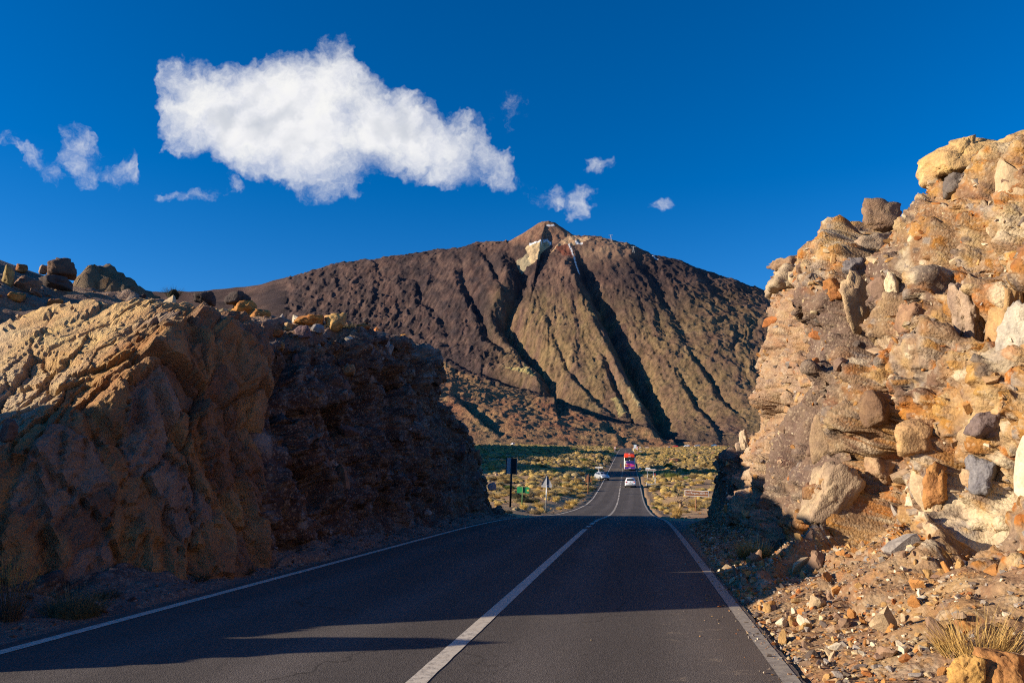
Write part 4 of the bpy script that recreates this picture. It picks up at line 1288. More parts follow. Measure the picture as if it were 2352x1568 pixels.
def set_stones(parent, pts, nrm_, sizes, meshes, r_, sinkf=.35):
    for p, n, s in zip(pts, nrm_, sizes):
        o = bpy.data.objects.new('stone', meshes[int(r_.integers(len(meshes)))])
        o.location = p - n * s * sinkf
        o.rotation_euler = r_.uniform(0, 6.28, 3)
        o.scale = (s * r_.uniform(.8, 1.25), s * r_.uniform(.7, 1.1), s * r_.uniform(.6, 1.0))
        link(o, parent)
p, n = sample(PR, NR, ysr, ZR, 230, 7.0, 31, 2.5, 6.6, rng)
set_stones(bank_r, p, n, np.clip(rng.lognormal(-1.95, .55, 230), .06, .5), STONE_ME, rng)
p, n = sample(PL, NL, ysl, ZL, 150, 18.6, 44, 2.0, 5.2, rng)
set_stones(bank_l, p, n, np.clip(rng.lognormal(-1.7, .45, 150), .08, .45), DSTONE_ME, rng)
p, n = sample(PL, NL, ysl, ZL, 120, 17, 38, 4.9, 6.9, rng)
set_stones(bank_l, p, n, np.clip(rng.lognormal(-1.6, .5, 120), .08, .5), STONE_ME, rng, .15)

# loose stones on the scree: the larger ones are single things
CLS = [('ochre', (.43, .26, .105)), ('rust orange', (.40, .185, .06)), ('brown', (.26, .165, .11)), ('tan', (.46, .34, .215)), ('grey', (.29, .255, .235)), ('cream white', (.62, .53, .40))]
CLS_ME = []
for nm, c in CLS:
    mt = stone_mat(nm.replace(' ', '_') + '_stone', [(0, tuple(x * .85 for x in c)), (.5, c)], .5)
    L_ = []
    for i in range(8): L_.append(shard('loose_stone', 40 + i + 9 * len(CLS_ME), mt))
    CLS_ME.append(L_)
p, n = sample(PR, NR, ysr, ZR, 230, 5.4, 17, 1.0, 2.75, rng)
for q, nn in zip(p, n):
    k = int(rng.choice(6, p=[.28, .2, .2, .17, .1, .05]))
    s = float(np.clip(rng.lognormal(-2.95, .5), .035, .2)) * (1.15 if q[1] > 9 else .85) * (.55 if k == 5 else 1)
    o = bpy.data.objects.new('loose_stone', CLS_ME[k][int(rng.integers(8))])
    o.location = q + np.array([0, 0, s * .3]); o.rotation_euler = rng.uniform(0, 6.28, 3)
    o.scale = (s * rng.uniform(.9, 1.3), s * rng.uniform(.8, 1.1), s * rng.uniform(.7, 1.0))
    link(o)
    sz = 'small' if s < .05 else 'fist sized' if s < .085 else 'large'
    zn = 'beside the asphalt edge' if q[0] < 1.85 else 'on the lower scree' if q[0] < 2.5 else 'on the middle scree' if q[0] < 3.2 else 'high on the scree'
    ds = 'near the grass tuft' if q[1] < 7.3 else 'below the blue grey boulder' if q[1] < 9.5 else 'below the pillar slab' if q[1] < 12.5 else 'in the cliff shadow'
    tag(o, f'{sz} {CLS[k][0]} stone {zn} {ds}', 'stone', f'{CLS[k][0]} stones on the right scree')

def stone_cols(n, r_, pal=PAL_R):
    return pal[r_.integers(0, len(pal), n)] * r_.uniform(.75, 1.2, (n, 1))
N1 = 11000
p, n = sample(PR, NR, ysr, ZR, N1, 4.6, 30, .9, 2.8, rng)
s = np.clip(rng.lognormal(-3.85, .6, N1), .008, .075)
sc = s[:, None] * np.stack([rng.uniform(.9, 1.4, N1), rng.uniform(.8, 1.2, N1), rng.uniform(.5, 1.0, N1)], 1)
joined('gravel', HP, p + np.array([0, 0, .004]) + n * (s * .2)[:, None], sc, stone_cols(N1, rng), M_GRAVEL, 'loose gravel and chips covering the right scree', rng)
N1 = 3600
p, n = sample(PR, NR, ysr, ZR, N1, 6, 30, 2.6, 6.8, rng)
s = np.clip(rng.lognormal(-2.9, .5, N1), .02, .15)
sc = s[:, None] * np.stack([rng.uniform(.9, 1.4, N1), rng.uniform(.8, 1.2, N1), rng.uniform(.6, 1.0, N1)], 1)
o = joined('clasts', HP, p - n * (s * .25)[:, None], sc, stone_cols(N1, rng), M_GRAVEL, None, rng)
o.parent = bank_r
N1 = 3600
p, n = sample(PL, NL, ysl, ZL, N1, 17.5, 46, 2.0, 5.1, rng)
s = np.clip(rng.lognormal(-2.8, .5, N1), .025, .16)
sc = s[:, None] * np.stack([rng.uniform(.9, 1.4, N1), rng.uniform(.8, 1.2, N1), rng.uniform(.6, 1.0, N1)], 1)
o = joined('clasts', HP, p - n * (s * .25)[:, None], sc, stone_cols(N1, rng, PAL_L), M_GRAVEL, None, rng)
o.parent = bank_l
N1 = 3600
p, n = sample(PL, NL, ysl, ZL, N1, 15, 40, 5.0, 7.0, rng)
s = np.clip(rng.lognormal(-3.0, .6, N1), .02, .2)
sc = s[:, None] * np.stack([rng.uniform(.9, 1.4, N1), rng.uniform(.8, 1.2, N1), rng.uniform(.5, .9, N1)], 1)
joined('gravel', HP, p, sc, stone_cols(N1, rng, np.concatenate([PAL_L, PAL_R[:4]])), M_GRAVEL, 'stones and gravel strewn over the left plateau', rng)
N1 = 3000
p, n = sample(PL, NL, ysl, ZL, N1, 5, 46, 1.02, 2.05, rng)
s = np.clip(rng.lognormal(-3.9, .6, N1), .01, .09)
sc = s[:, None] * np.stack([rng.uniform(.9, 1.4, N1), rng.uniform(.8, 1.2, N1), rng.uniform(.5, .9, N1)], 1)
joined('gravel', HP, p, sc, stone_cols(N1, rng, np.concatenate([PAL_L, PAL_L, PAL_R[2:5]])), M_GRAVEL, 'grit and small stones along the left verge', rng)

N1 = 420
X = 1.36 - rng.exponential(.22, N1); Y = rng.uniform(4.8, 17, N1)
m = X > -1.0; X, Y = X[m], Y[m]
s = np.clip(rng.lognormal(-4.5, .5, len(X)), .005, .03)
joined('gravel', HP, np.stack([X, Y, zr(Y) + .014 + s * .3], 1), s[:, None] * np.stack([rng.uniform(.9, 1.3, len(X)), rng.uniform(.8, 1.2, len(X)), rng.uniform(.6, .9, len(X))], 1), stone_cols(len(X), rng), M_GRAVEL, 'grit spilled from the scree onto the right road edge', rng)

# ------------------------------------------------------------------ plants
def blades(n, r0, h, spread, wid, r_, curve=.25, hvar=.4, seg=3, col=(.4, .3, .12), cvar=.25, dome=0.0, tipcol=None):
    """thin tapered stems from a common foot; returns vertices, triangles, colours"""
    a = r_.uniform(0, 6.283, n); rad = r0 * np.sqrt(r_.uniform(0, 1, n))
    bx, by = rad * np.cos(a), rad * np.sin(a)
    lean = spread * np.sqrt(r_.uniform(0, 1, n)); la = a + r_.normal(0, .5, n)
    L = h * (1 - hvar * r_.uniform(0, 1, n))
    if dome: L = L * (1 - dome * (lean / max(spread, 1e-6)) ** 2)
    dx, dy = np.sin(lean) * np.cos(la), np.sin(lean) * np.sin(la); dz = np.cos(lean)
    wx, wy = -np.sin(la + r_.normal(0, .8, n)), np.cos(la)
    V = np.zeros((n, seg * 2 + 1, 3)); F = []
    for i in range(seg + 1):
        t = i / seg
        cx = bx + L * t * dx * (1 + curve * t); cy = by + L * t * dy * (1 + curve * t); cz = L * t * dz * (1 - curve * .35 * t)
        w_ = wid * (1 - t * .85) * .5
        if i < seg:
            V[:, 2 * i] = np.stack([cx - wx * w_, cy - wy * w_, cz], 1); V[:, 2 * i + 1] = np.stack([cx + wx * w_, cy + wy * w_, cz], 1)
        else:
            V[:, 2 * seg] = np.stack([cx, cy, cz], 1)
    for i in range(seg - 1):
        F += [(2 * i, 2 * i + 1, 2 * i + 3), (2 * i, 2 * i + 3, 2 * i + 2)]
    F.append((2 * seg - 2, 2 * seg - 1, 2 * seg))
    F = np.array(F); k = seg * 2 + 1
    FF = (F[None] + (np.arange(n) * k)[:, None, None]).reshape(-1, 3)
    C = np.array(col)[None, None, :] * r_.uniform(1 - cvar, 1 + cvar, (n, 1, 1)) * np.ones((1, k, 1))
    if tipcol is not None: C[:, -3:] = np.array(tipcol)
    return V.reshape(-1, 3), FF, C.reshape(-1, 3)

def merge(parts):
    Vs, Fs, Cs, b = [], [], [], 0
    for V, F, C in parts:
        Vs.append(V); Fs.append(F + b); Cs.append(C); b += len(V)
    return np.concatenate(Vs), np.concatenate(Fs), np.concatenate(Cs)

def core(r_, col, rx=.62, h=.5, sub=2):
    D, F = ico(sub)
    V = D * np.array([rx, rx, h]) * (1 + .22 * fbm(D * 2.5 + r_.uniform(0, 9, 3), 3, seed=2))[:, None]
    V[:, 2] = np.maximum(V[:, 2], -.05)
    return V, F, np.array(col)[None] * (np.ones((len(V), 1)) * r_.uniform(.7, 1.0, (len(V), 1)))

KINDS = {'golden': ((.56, .39, .13), (.46, .30, .10)), 'olive': ((.42, .30, .115), (.27, .19, .08)), 'green': ((.155, .19, .045), (.10, .115, .035)), 'sage': ((.40, .31, .165), (.28, .21, .115)), 'dark': ((.085, .085, .045), (.055, .055, .032))}
SHRUB = {}
for ki, (kn, (c1, c2)) in enumerate(KINDS.items()):
    L_ = []
    for s_ in range(3):
        r_ = np.random.default_rng(600 + 10 * ki + s_)
        if kn == 'golden':
            V, F, C = merge([core(r_, c2, .5, .36), blades(330, .32, 1.0, .85, .035, r_, .5, .45, 3, c1, .3, .25)])
        else:
            V, F, C = merge([core(r_, c2, .78, .56, 3), blades(620, .62, .86, 1.25, .04, r_, .15, .3, 2, c1, .35, .18)])
        L_.append((V, F, C))
    SHRUB[kn] = L_
SH_ME = {}
for kn, L_ in SHRUB.items():
    SH_ME[kn] = []
    for V, F, C in L_:
        me = np_mesh(kn + '_shrub', V, F, C, False); me.materials.append(M_LEAF); SH_ME[kn].append(me)
NAMES = {'golden': 'dry_grass_tuft', 'olive': 'broom_shrub', 'green': 'green_shrub', 'sage': 'sage_shrub', 'dark': 'dark_shrub'}
def shrub(kn, p, size, label, group=None, hgt=1.0):
    o = bpy.data.objects.new(NAMES[kn], SH_ME[kn][int(rng.integers(3))])
    o.location = (p[0], p[1], p[2] - .04 * size); o.rotation_euler = (0, 0, rng.uniform(0, 6.28))
    o.scale = (size, size, size * hgt)
    link(o); tag(o, label, 'shrub', group); return o
PX = lambda px, y: px * y / FPX                     # size in metres of a length in photograph pixels
# plants one can point at
for kn, u, v, w_, hg, lab in [
    ('golden', 1556, 1183, 36, 1.5, 'tall golden grass clump in front of the brown altitude sign'), ('green', 1503, 1167, 15, .8, 'small dark green bush at the right road edge'),
    ('green', 1524, 1168, 14, .8, 'small green bush beside the dead tree foot'), ('golden', 1531, 1180, 22, 1.0, 'golden bush between the road and the grass clump'),
    ('green', 1543, 1096, 30, 1.0, 'large bright green bush in the right-hand scrub'), ('olive', 1592, 1098, 30, .8, 'wide olive bush right of the bright green one'),
    ('olive', 1548, 1158, 18, .8, 'pale green bush just behind the dead tree'), ('green', 1228, 1154, 17, .9, 'round green bush between green sign and triangle sign'),
    ('olive', 1287, 1137, 20, .8, 'round olive bush right of the triangle sign'), ('golden', 1243, 1177, 20, 1.5, 'straw grass at the foot of the triangle sign'),
    ('golden', 1306, 1168, 34, 1.0, 'golden grass mound at the left road edge'), ('golden', 1318, 1160, 30, 1.3, 'tall golden grass behind the roadside mound'),
    ('golden', 1183, 1128, 12, .8, 'small golden tuft beside the dark double panel'), ('olive', 1181, 1152, 10, .7, 'small tuft beside the post of the green sign'),
    ('golden', 1200, 1160, 18, 1.0, 'straw tuft at the foot of the green sign'), ('golden', 1218, 1106, 22, 1.2, 'tall straw bush in the sunlit row left of the road'),
    ('golden', 1232, 1112, 20, 1.0, 'rounded straw bush before the sunlit row'), ('golden', 1262, 1102, 22, 1.3, 'bright grass bush behind the triangle sign'),
    ('olive', 1277, 1108, 20, 1.0, 'olive straw bush right of the triangle sign top'), ('golden', 1300, 1118, 24, 1.0, 'golden mound halfway to the brown triangle sign'),
    ('golden', 1322, 1112, 26, 1.0, 'broad golden mound left of the brown triangle sign'), ('golden', 1352, 1110, 20, 1.0, 'golden bush hiding the wing of the parked car'),
    ('dark', 1362, 1122, 16, .7, 'dark green bush at the road edge below the parked car'), ('olive', 1530, 1112, 20, .8, 'golden dome bush right of the white car'),
    ('golden', 1495, 1115, 20, .8, 'straw bush at the road edge right of the white car'), ('golden', 1513, 1108, 18, .8, 'pale straw bush before the brown direction sign'),
    ('dark', 1489, 1092, 16, .8, 'dark bush left of the direction sign foot'), ('olive', 1600, 1172, 18, 1.0, 'thin green bush behind the altitude sign post')]:
    p = ground_hit(u, v)
    shrub(kn, p, PX(w_, p[1]) * .62, lab, None, hg)
# the scrub that fills the plain
def in_view(P, mu=60):
    u, v = proj(P)
    return (u > 1085 - mu) & (u < 1700 + mu)
NS = 60000
Y = np.sqrt(rng.uniform(46 ** 2, 520 ** 2, NS)); A = rng.uniform(-.28, .18, NS); X = A * Y
ok = (X < road_l(Y) - 1.3) | (X > road_r(Y) + 1.2)
dn = fbm(np.stack([X * .06, Y * .06, X * 0], 1), 3, seed=91)
keep = ok & (rng.uniform(0, 1, NS) < np.interp(Y, [46, 70, 90, 130, 520], [.03, .10, .30, .42, .36]) * np.clip(.85 + 1.8 * dn, .06, 1.0))
keep &= ~((Y < 52) & (X < 0)); keep &= ~(Y < 48)
# kept open: the bare patch round the dead tree and the altitude sign
keep &= ~((X > 0) & (Y < 66) & (rng.uniform(0, 1, NS) < .6))
X, Y = X[keep], Y[keep]
Zg = groundz(X, Y); PS = np.stack([X, Y, Zg], 1)
size = np.clip(rng.lognormal(-.25, .36, len(X)), .35, 1.7) * np.interp(Y, [46, 90, 200, 600], [.6, .85, 1.0, 1.2])
kind = rng.choice(5, len(X), p=[.38, .30, .03, .26, .03])
kn = list(KINDS)
vis = in_view(PS, 5)
order = np.argsort(np.where(vis, Y / size, 1e9))
big = order[:230]
names = {'golden': 'golden straw tuft', 'olive': 'olive brown dome shrub', 'green': 'leafy green shrub', 'sage': 'grey green dome shrub', 'dark': 'dark shrub'}
for i in big:
    k = kn[kind[i]]
    left = X[i] < road_c(Y[i])
    off = (road_l(Y[i]) - X[i]) if left else (X[i] - road_r(Y[i]))
    side = 'left' if left else 'right'
    sz = 'small' if size[i] < .6 else 'medium' if size[i] < .95 else 'large'
    lat = 'at the road edge' if off < 3 else 'metres off the road' if off < 9 else 'far off the road'
    if left: dist = 'level with the triangle sign' if Y[i] < 75 else 'before the brown triangle' if Y[i] < 105 else 'near the parked car' if Y[i] < 155 else 'beyond the parked car'
    else: dist = 'near the altitude sign' if Y[i] < 75 else 'before the white car' if Y[i] < 120 else 'near the direction sign' if Y[i] < 160 else 'level with the bus'
    shrub(k, PS[i], size[i] * .85, f'{sz} {names[k]} {lat} {side}, {dist}'.replace('off the road', 'off road').replace('the road edge', 'road edge'), f'{names[k]}s on the plain', rng.uniform(.8, 1.2))
rest = np.setdiff1d(np.arange(len(X)), big)
def low_shrub(seed, sub, nb):
    r_ = np.random.default_rng(seed)
    V, F, C = merge([core(r_, (1, 1, 1), .8, .7, sub), blades(nb, .55, 1.02, 1.1, .12, r_, .2, .3, 1, (1.1, 1.1, 1.1), .25, .2)])
    return V, F, C[:, 0]
cb = np.array([KINDS[k][0] for k in kn])[kind] * rng.uniform(.7, 1.15, (len(X), 1))
scl = (size * .85)[:, None] * np.stack([rng.uniform(.9, 1.35, len(X)), rng.uniform(.9, 1.2, len(X)), rng.uniform(.65, 1.1, len(X))], 1)
for nm, m, sub, nb, lab in (('scrub', rest[Y[rest] < 170], 2, 30, 'dense dry scrub of the middle plain on both sides of the road'), ('scrub', rest[Y[rest] >= 170], 1, 9, 'low dry scrub carpeting the far plain up to the volcano foot')):
    joined(nm, [low_shrub(700 + i + nb, sub, nb) for i in range(6)], PS[m], scl[m], cb[m], M_LEAF, lab, rng, True)
print('scrub', len(X))
# stones strewn on the plain
NS = 5000
Y = np.sqrt(rng.uniform(42 ** 2, 170 ** 2, NS)); X = rng.uniform(-.34, .2, NS) * Y
ok = ((X < road_l(Y) - .6) | (X > road_r(Y) + .6)) & ~((Y < 50) & (X < -6.0)) & ~((Y < 44) & (X > 0))
X, Y = X[ok], Y[ok]
s = np.clip(rng.lognormal(-2.5, .6, len(X)), .03, .4)
sc = s[:, None] * np.stack([rng.uniform(.9, 1.4, len(X)), rng.uniform(.8, 1.2, len(X)), rng.uniform(.5, .9, len(X))], 1)
joined('stones', HP, np.stack([X, Y, groundz(X, Y)], 1), sc, stone_cols(len(X), rng) * .85, M_GRAVEL, 'small stones strewn over the bare soil of the plain', rng)
for u, v, w_, h_, lab, col in [(1227, 1176, 18, 11, 'grey tan boulder at the left road edge by the triangle sign', (.34, .26, .18)), (1140, 1092, 7, 7, 'pale pinkish rock on the rise left of the dark panel', (.40, .27, .2)),
                               (1550, 1060, 22, 10, 'red brown lava crag in the right-hand scrub', (.22, .10, .06)), (1606, 1046, 9, 9, 'lone brown rock standing in the far right scrub', (.20, .12, .07)), (1638, 1042, 9, 5, 'small reddish rock far out in the right scrub', (.22, .11, .07))]:
    p = ground_hit(u, v)
    me = boulder_mesh('boulder', int(u), col, 4, 16, (PX(w_, p[1]) / 2, PX(w_, p[1]) / 2.6, PX(h_, p[1]) * .7), 1.3)
    tag(mobj('boulder', me, M_BOULDER, None, (p[0], p[1], p[2] + PX(h_, p[1]) * .2)), lab, 'boulder')

# foreground plants on the two verges
def tuft(name, parts, loc, label, cat='shrub'):
    root = empty(name, loc, label, cat)
    for pn, (V, F, C) in parts:
        mobj(pn, np_mesh(pn, V, F, C, False), M_LEAF, root)
    return root
r_ = np.random.default_rng(5)
pc, _n = hit(2262, 1512, BVH_R)
tuft('grass_tuft', [('leaves', merge([blades(420, .22, .20, 1.0, .006, r_, .3, .5, 3, (.44, .38, .17), .3), blades(160, .2, .16, 1.1, .007, r_, .3, .5, 3, (.20, .26, .07), .3)])),
                    ('stalks', merge([blades(620, .24, .34, .75, .008, r_, .25, .5, 4, (.62, .43, .15), .25), blades(60, .20, .60, .5, .007, r_, .2, .3, 4, (.56, .40, .15), .2)]))],
     (pc.x - .02, pc.y + .12, pc.z - .03), 'golden grass tuft with tall straws behind the bottom right boulders', 'grass')
pc, _n = hit(1733, 1290, BVH_R)
tuft('flowering_shrub', [('foliage', merge([core(r_, (.12, .12, .05), .24, .30), blades(900, .22, .56, .85, .007, r_, .1, .35, 3, (.20, .20, .075), .35, .15)])),
                         ('seed_heads', blades(130, .20, .64, .7, .008, r_, .1, .18, 3, (.40, .33, .13), .2, .12, (.55, .45, .2)))],
     (pc.x, pc.y, pc.z - .02), 'bushy shrub with sunlit yellow seed heads at the right cliff foot')
p, _n = drop(at(172, 1390, 9.2)[0], 9.2, BVH_L)
tuft('verge_shrub', [('foliage', merge([core(r_, (.10, .10, .055), .30, .20), blades(700, .30, .46, 1.0, .007, r_, .2, .4, 3, (.17, .165, .085), .35, .2)])), ('stalks', blades(110, .26, .62, .7, .005, r_, .15, .4, 3, (.30, .25, .14), .3))],
     (p.x, p.y, p.z - .03), 'grey green grassy shrub on the left verge under the tan outcrop')
p, _n = drop(at(32, 1410, 8.5)[0] - .05, 8.5, BVH_L)
tuft('dry_shrub', [('twigs', blades(260, .10, .98, .55, .005, r_, .5, .7, 5, (.115, .085, .06), .4)), ('flower_heads', blades(40, .10, 1.04, .42, .007, r_, .15, .25, 3, (.16, .13, .07), .2, 0, (.52, .38, .10)))],
     (p.x, p.y, p.z - .03), 'tall dry brown shrub with yellow tips at the left edge')
for u, v, y, sz, lab in [(455, 1325, 12.3, .26, 'low dark weed at the foot of the tan outcrop'), (560, 1305, 13.6, .24, 'small dark weed near the end of the tan outcrop'), (245, 1360, 10.0, .22, 'dark weed right of the verge shrub')]:
    q = at(u, v, y); p, _n = drop(q[0], y, BVH_L)
    tuft('weed', [('leaves', blades(200, sz * .6, sz, 1.1, .008, r_, .3, .5, 3, (.075, .075, .04), .3))], (p.x, p.y, p.z - .02), lab, 'weed')
pc, _n = hit(548, 724, BVH_L)
pg = Vector(at(522, 722, 23.0))
tuft('green_shrub', [('foliage', merge([core(r_, (.15, .16, .06), .16, .12), blades(420, .16, .25, 1.15, .010, r_, .2, .35, 3, (.30, .29, .10), .3, .15)]))], (pg.x, pg.y, pg.z), 'yellow green shrub beside the orange boulders on the plateau')
pg = Vector(at(398, 676, 25.0))
tuft('dark_shrub', [('foliage', merge([core(r_, (.05, .05, .035), .2, .3), blades(260, .2, .5, .9, .012, r_, .2, .35, 3, (.065, .065, .04), .3, .15)]))], (pg.x, pg.y, pg.z - .1), 'dark shrub on the hill edge at the left skyline')
pg = Vector(at(800, 752, 24.0))
tuft('sage_shrub', [('foliage', merge([core(r_, (.15, .13, .08), .25, .2), blades(260, .25, .36, 1.1, .012, r_, .2, .35, 3, (.28, .23, .12), .3, .15)]))], (pg.x, pg.y, pg.z - .1), 'small sage shrub right of the largest tan boulder')
# stones along the verges
for u, v, y, s_, lab, col in [(218, 1402, None, .10, 'pale grey stone left of the verge shrub foot', (.36, .36, .33)), (310, 1440, None, .07, 'low grey stone below the verge shrub', (.2, .18, .16)), (982, 1182, None, .16, 'pale stone at the foot of the dark wall', (.36, .33, .3)),
                              (140, 1482, None, .07, 'small pale pebble at the left road edge', (.30, .27, .25))]:
    p, n = hit(u, v, BVH_L)
    if p is None: continue
    me = boulder_mesh('verge_stone', int(u + v), col, 3, 12, (s_, s_ * .8, s_ * .75), 1.0)
    tag(mobj('verge_stone', me, M_BOULDER, None, p + Vector((0, 0, s_ * .45))), lab, 'stone')

# ------------------------------------------------------------------ dead tree
def dead_tree(name, loc, h, seed, label, lean=(-.25, 0)):
    root = empty(name, loc, label, 'tree')
    r_ = np.random.default_rng(seed)
    tr, br = MB(), MB()
    def grow(mb, p, d, L, r, lev):
        pts, rad = [Vector(p)], [r]
        n = 4
        for i in range(n):
            d = (d + Vector(r_.normal(size=3)) * .28).normalized()
            if d.z < -.1: d.z *= -.4
            pts.append(pts[-1] + d * (L / n)); rad.append(r * (1 - .62 * (i + 1) / n))
        (tr if lev == 0 else br).tube(pts, rad, 6 if lev < 2 else 4)
        if lev < 4:
            for j in range(3 if lev < 2 else 2):
                i = 1 + int(r_.integers(0, n))
                dd = (d * .45 + Vector(r_.normal(size=3)) * .85); dd.z = abs(dd.z) * .7
                grow(br, pts[i], dd.normalized(), L * r_.uniform(.5, .8), rad[i] * .72, lev + 1)
    for k in range(2):
        grow(tr, Vector((k * .1, 0, -.1)), Vector((lean[0] * (1 - 2.2 * k), .1, 1)).normalized(), h * .55, h * .045, 0)
    tr.obj('trunk', M_DEAD, root, smooth=True); br.obj('branches', M_DEAD, root, smooth=True)
    return root
M_DEAD = plain('dead_wood', (.30, .205, .125), .9, var=.35, scale=9)
p = ground_hit(1561, 1168); dead_tree('dead_tree', p, PX(66, p[1]), 3, 'bare dead tree standing left of the altitude sign')
p = ground_hit(1522, 1140); dead_tree('dead_bush', p, PX(26, p[1]), 8, 'bare twisted dead bush lying left of the dead tree', (-.9, 0))
p = ground_hit(1590, 1132); dead_tree('dead_bush', p, PX(24, p[1]), 12, 'bare thorny dead bush above the altitude sign', (.3, 0))
p = on_ground(1391, 205); dead_tree('dead_bush', p, PX(22, 205), 15, 'pale bare bush in the shaded scrub left of the road', (.1, 0))

# ------------------------------------------------------------------ signs
M_STEEL = plain('galvanised_steel', (.42, .43, .45), .45, .7, var=.08)
M_GREYBACK = plain('grey_sign_back', (.46, .46, .47), .55, .1, var=.05)
M_BLACK = plain('black_frame', (.02, .02, .022), .6, var=.1)
M_DKPANEL = plain('dark_grey_panel', (.13, .125, .13), .6, var=.08)
M_GREEN = plain('green_enamel', (.015, .26, .10), .5, var=.06)
M_GREENP = plain('green_post', (.13, .27, .10), .6, var=.1)
M_YELLOW = plain('yellow_sticker', (.75, .52, .10), .5, var=.04)
M_BROWN = plain('brown_sign', (.25, .095, .035), .5, var=.06)
M_BROWNP = plain('brown_post', (.22, .095, .05), .7, var=.15)
M_WHITE = plain('white_sign', (.80, .79, .76), .45, var=.03)
M_RED = plain('red_sign', (.55, .02, .03), .45, var=.04)
M_BLUE = plain('blue_sign', (.03, .18, .60), .45, var=.04)
M_DARKTXT = plain('black_lettering', (.02, .02, .02), .5, var=.05)
M_WOOD = plain('weathered_wood', (.16, .085, .05), .9, var=.25)

def text_mesh(s, height, depth=.006, width=None):
    cu = bpy.data.curves.new('lettering', 'FONT')
    cu.body = s; cu.size = 1.0; cu.extrude = .02; cu.align_x = 'CENTER'; cu.align_y = 'CENTER'; cu.resolution_u = 3
    t = bpy.data.objects.new('lettering_tmp', cu); coll.objects.link(t)
    me = bpy.data.meshes.new_from_object(t.evaluated_get(bpy.context.evaluated_depsgraph_get()))
    bpy.data.objects.remove(t); bpy.data.curves.remove(cu)
    V = np.array([v.co[:] for v in me.vertices])
    c = (V.min(0) + V.max(0)) / 2
    V = V - c
    ext = V.max(0)
    k = height / 2 / ext[1]; kx = k if width is None else width / 2 / ext[0]
    W = np.stack([V[:, 0] * kx, -V[:, 2] / .02 * depth / 2, V[:, 1] * k], 1)      # stands upright, faces -y
    me.vertices.foreach_set('co', W.astype(np.float32).ravel()); me.update()
    return me

def post(root, h, r=.04, x=0, y=.0, mat=None, z0=-.3, name='post', n=8):
    return MB().tube([(x, y, z0), (x, y, h)], r, n).obj(name, mat or M_STEEL, root, smooth=True)
def sign_root(name, p, label, rz=0.0, lean=.035, group=None):
    o = empty(name, p, label, 'sign', group); o.rotation_euler = (0, lean, rz); return o
def ring(mb, r0, r1, y0, y1, cx, cz, n=24):
    for i in range(n):
        a, b = 2 * math.pi * i / n, 2 * math.pi * (i + 1) / n
        P = [(cx + r * math.cos(t), cz + r * math.sin(t)) for t, r in ((a, r0), (a, r1), (b, r1), (b, r0))]
        mb.prism(P, y0, y1)
    return mb
disc = lambda r, cx, cz, n=24: [(cx + r * math.cos(2 * math.pi * i / n), cz + r * math.sin(2 * math.pi * i / n)) for i in range(n)]

# dark double panel seen from behind, at the end of the left wall
y = 46.0; q = at(1173, 1118, y); zt = at(1173, 1051, y)[2]; zb = at(1173, 1088.5, y)[2]; g = q[2] - .35
o = sign_root('road_sign', (q[0], y, g), 'dark grey double panel sign seen from behind past the left wall')
post(o, zt - g + .03, .06, mat=M_BLACK, z0=-.8)
w_ = PX(24, y) / 2
MB().box(-w_, -.03, -.02, .03, zb - g, zt - g - .02).obj('panel', M_GREYBACK, o, .008)
MB().box(.03, w_, -.01, .04, zb - g, zt - g - .03).obj('panel', M_BLACK, o, .008)
MB().box(-w_ - .035, -w_ + .015, -.05, .05, zb - g - .02, zt - g).obj('frame', M_BLACK, o)
MB().box(w_ - .03, w_ + .02, -.05, .06, zb - g - .02, zt - g - .01).obj('frame', M_DKPANEL, o)
# green trail sign from behind
p = ground_hit(1199, 1163); y = p[1]; hz = lambda v, u=1199: at(u, v, y)[2] - p[2]
o = sign_root('trail_sign', p, 'small green trail sign seen from behind with yellow sticker')
post(o, hz(1116) , .035, mat=M_GREENP, y=-.02)
wl, wr = PX(13.0, y), PX(15.5, y)
MB().box(-wl, wr, .02, .05, hz(1132), hz(1117.5)).obj('panel', M_GREEN, o, .008)
MB().box(wr * .64, wr * .92, .012, .019, hz(1127), hz(1123.2)).obj('sticker', M_YELLOW, o)
for vv in (1119, 1130.5): MB().box(-wl * .4, wr * .4, .0, .02, hz(vv) - .02, hz(vv) + .02).obj('bracket', M_GREENP, o)
# warning triangle from behind
p = ground_hit(1254, 1174); y = p[1]; hz = lambda v: at(1257, v, y)[2] - p[2]
o = sign_root('warning_sign', p, 'grey triangular warning sign seen from behind with plate below')
post(o, hz(1092), .045, y=-.03)
h0, h1 = hz(1113), hz(1090.5); wd = PX(12.2, y)
MB().prism([(-wd, h0), (wd, h0), (0, h1)], 0, .03).obj('triangle', M_GREYBACK, o)
MB().prism([(-wd - .03, h0 - .02), (-wd + .03, h0 - .02), (.02, h1 + .03), (-.04, h1 + .03)], -.02, .05).obj('rim', M_BLACK, o)
MB().box(-wd * .98, wd * .98, 0, .03, hz(1118.5), hz(1113.4)).obj('plate', M_GREYBACK, o, .005)
MB().box(.03, .03 + wd * .28, -.012, .0, h0, h1 * .97).obj('brace', M_DKPANEL, o)
# brown triangle from behind, further down on the left
p = on_ground(1350, 112.0); y = 112.0; hz = lambda v: at(1354, v, y)[2] - p[2]
o = sign_root('warning_sign', p, 'brown triangular sign seen from behind among the straw bushes')
post(o, hz(1089), .06, mat=M_BROWNP, y=-.03)
h0, h1 = hz(1101), hz(1087.5); wd = PX(7.4, y)
MB().prism([(-wd, h0), (wd, h0), (0, h1)], 0, .03).obj('triangle', M_BROWNP, o)
MB().box(-wd, wd, 0, .03, h0 - .34, h0 - .02).obj('plate', M_BROWN, o)
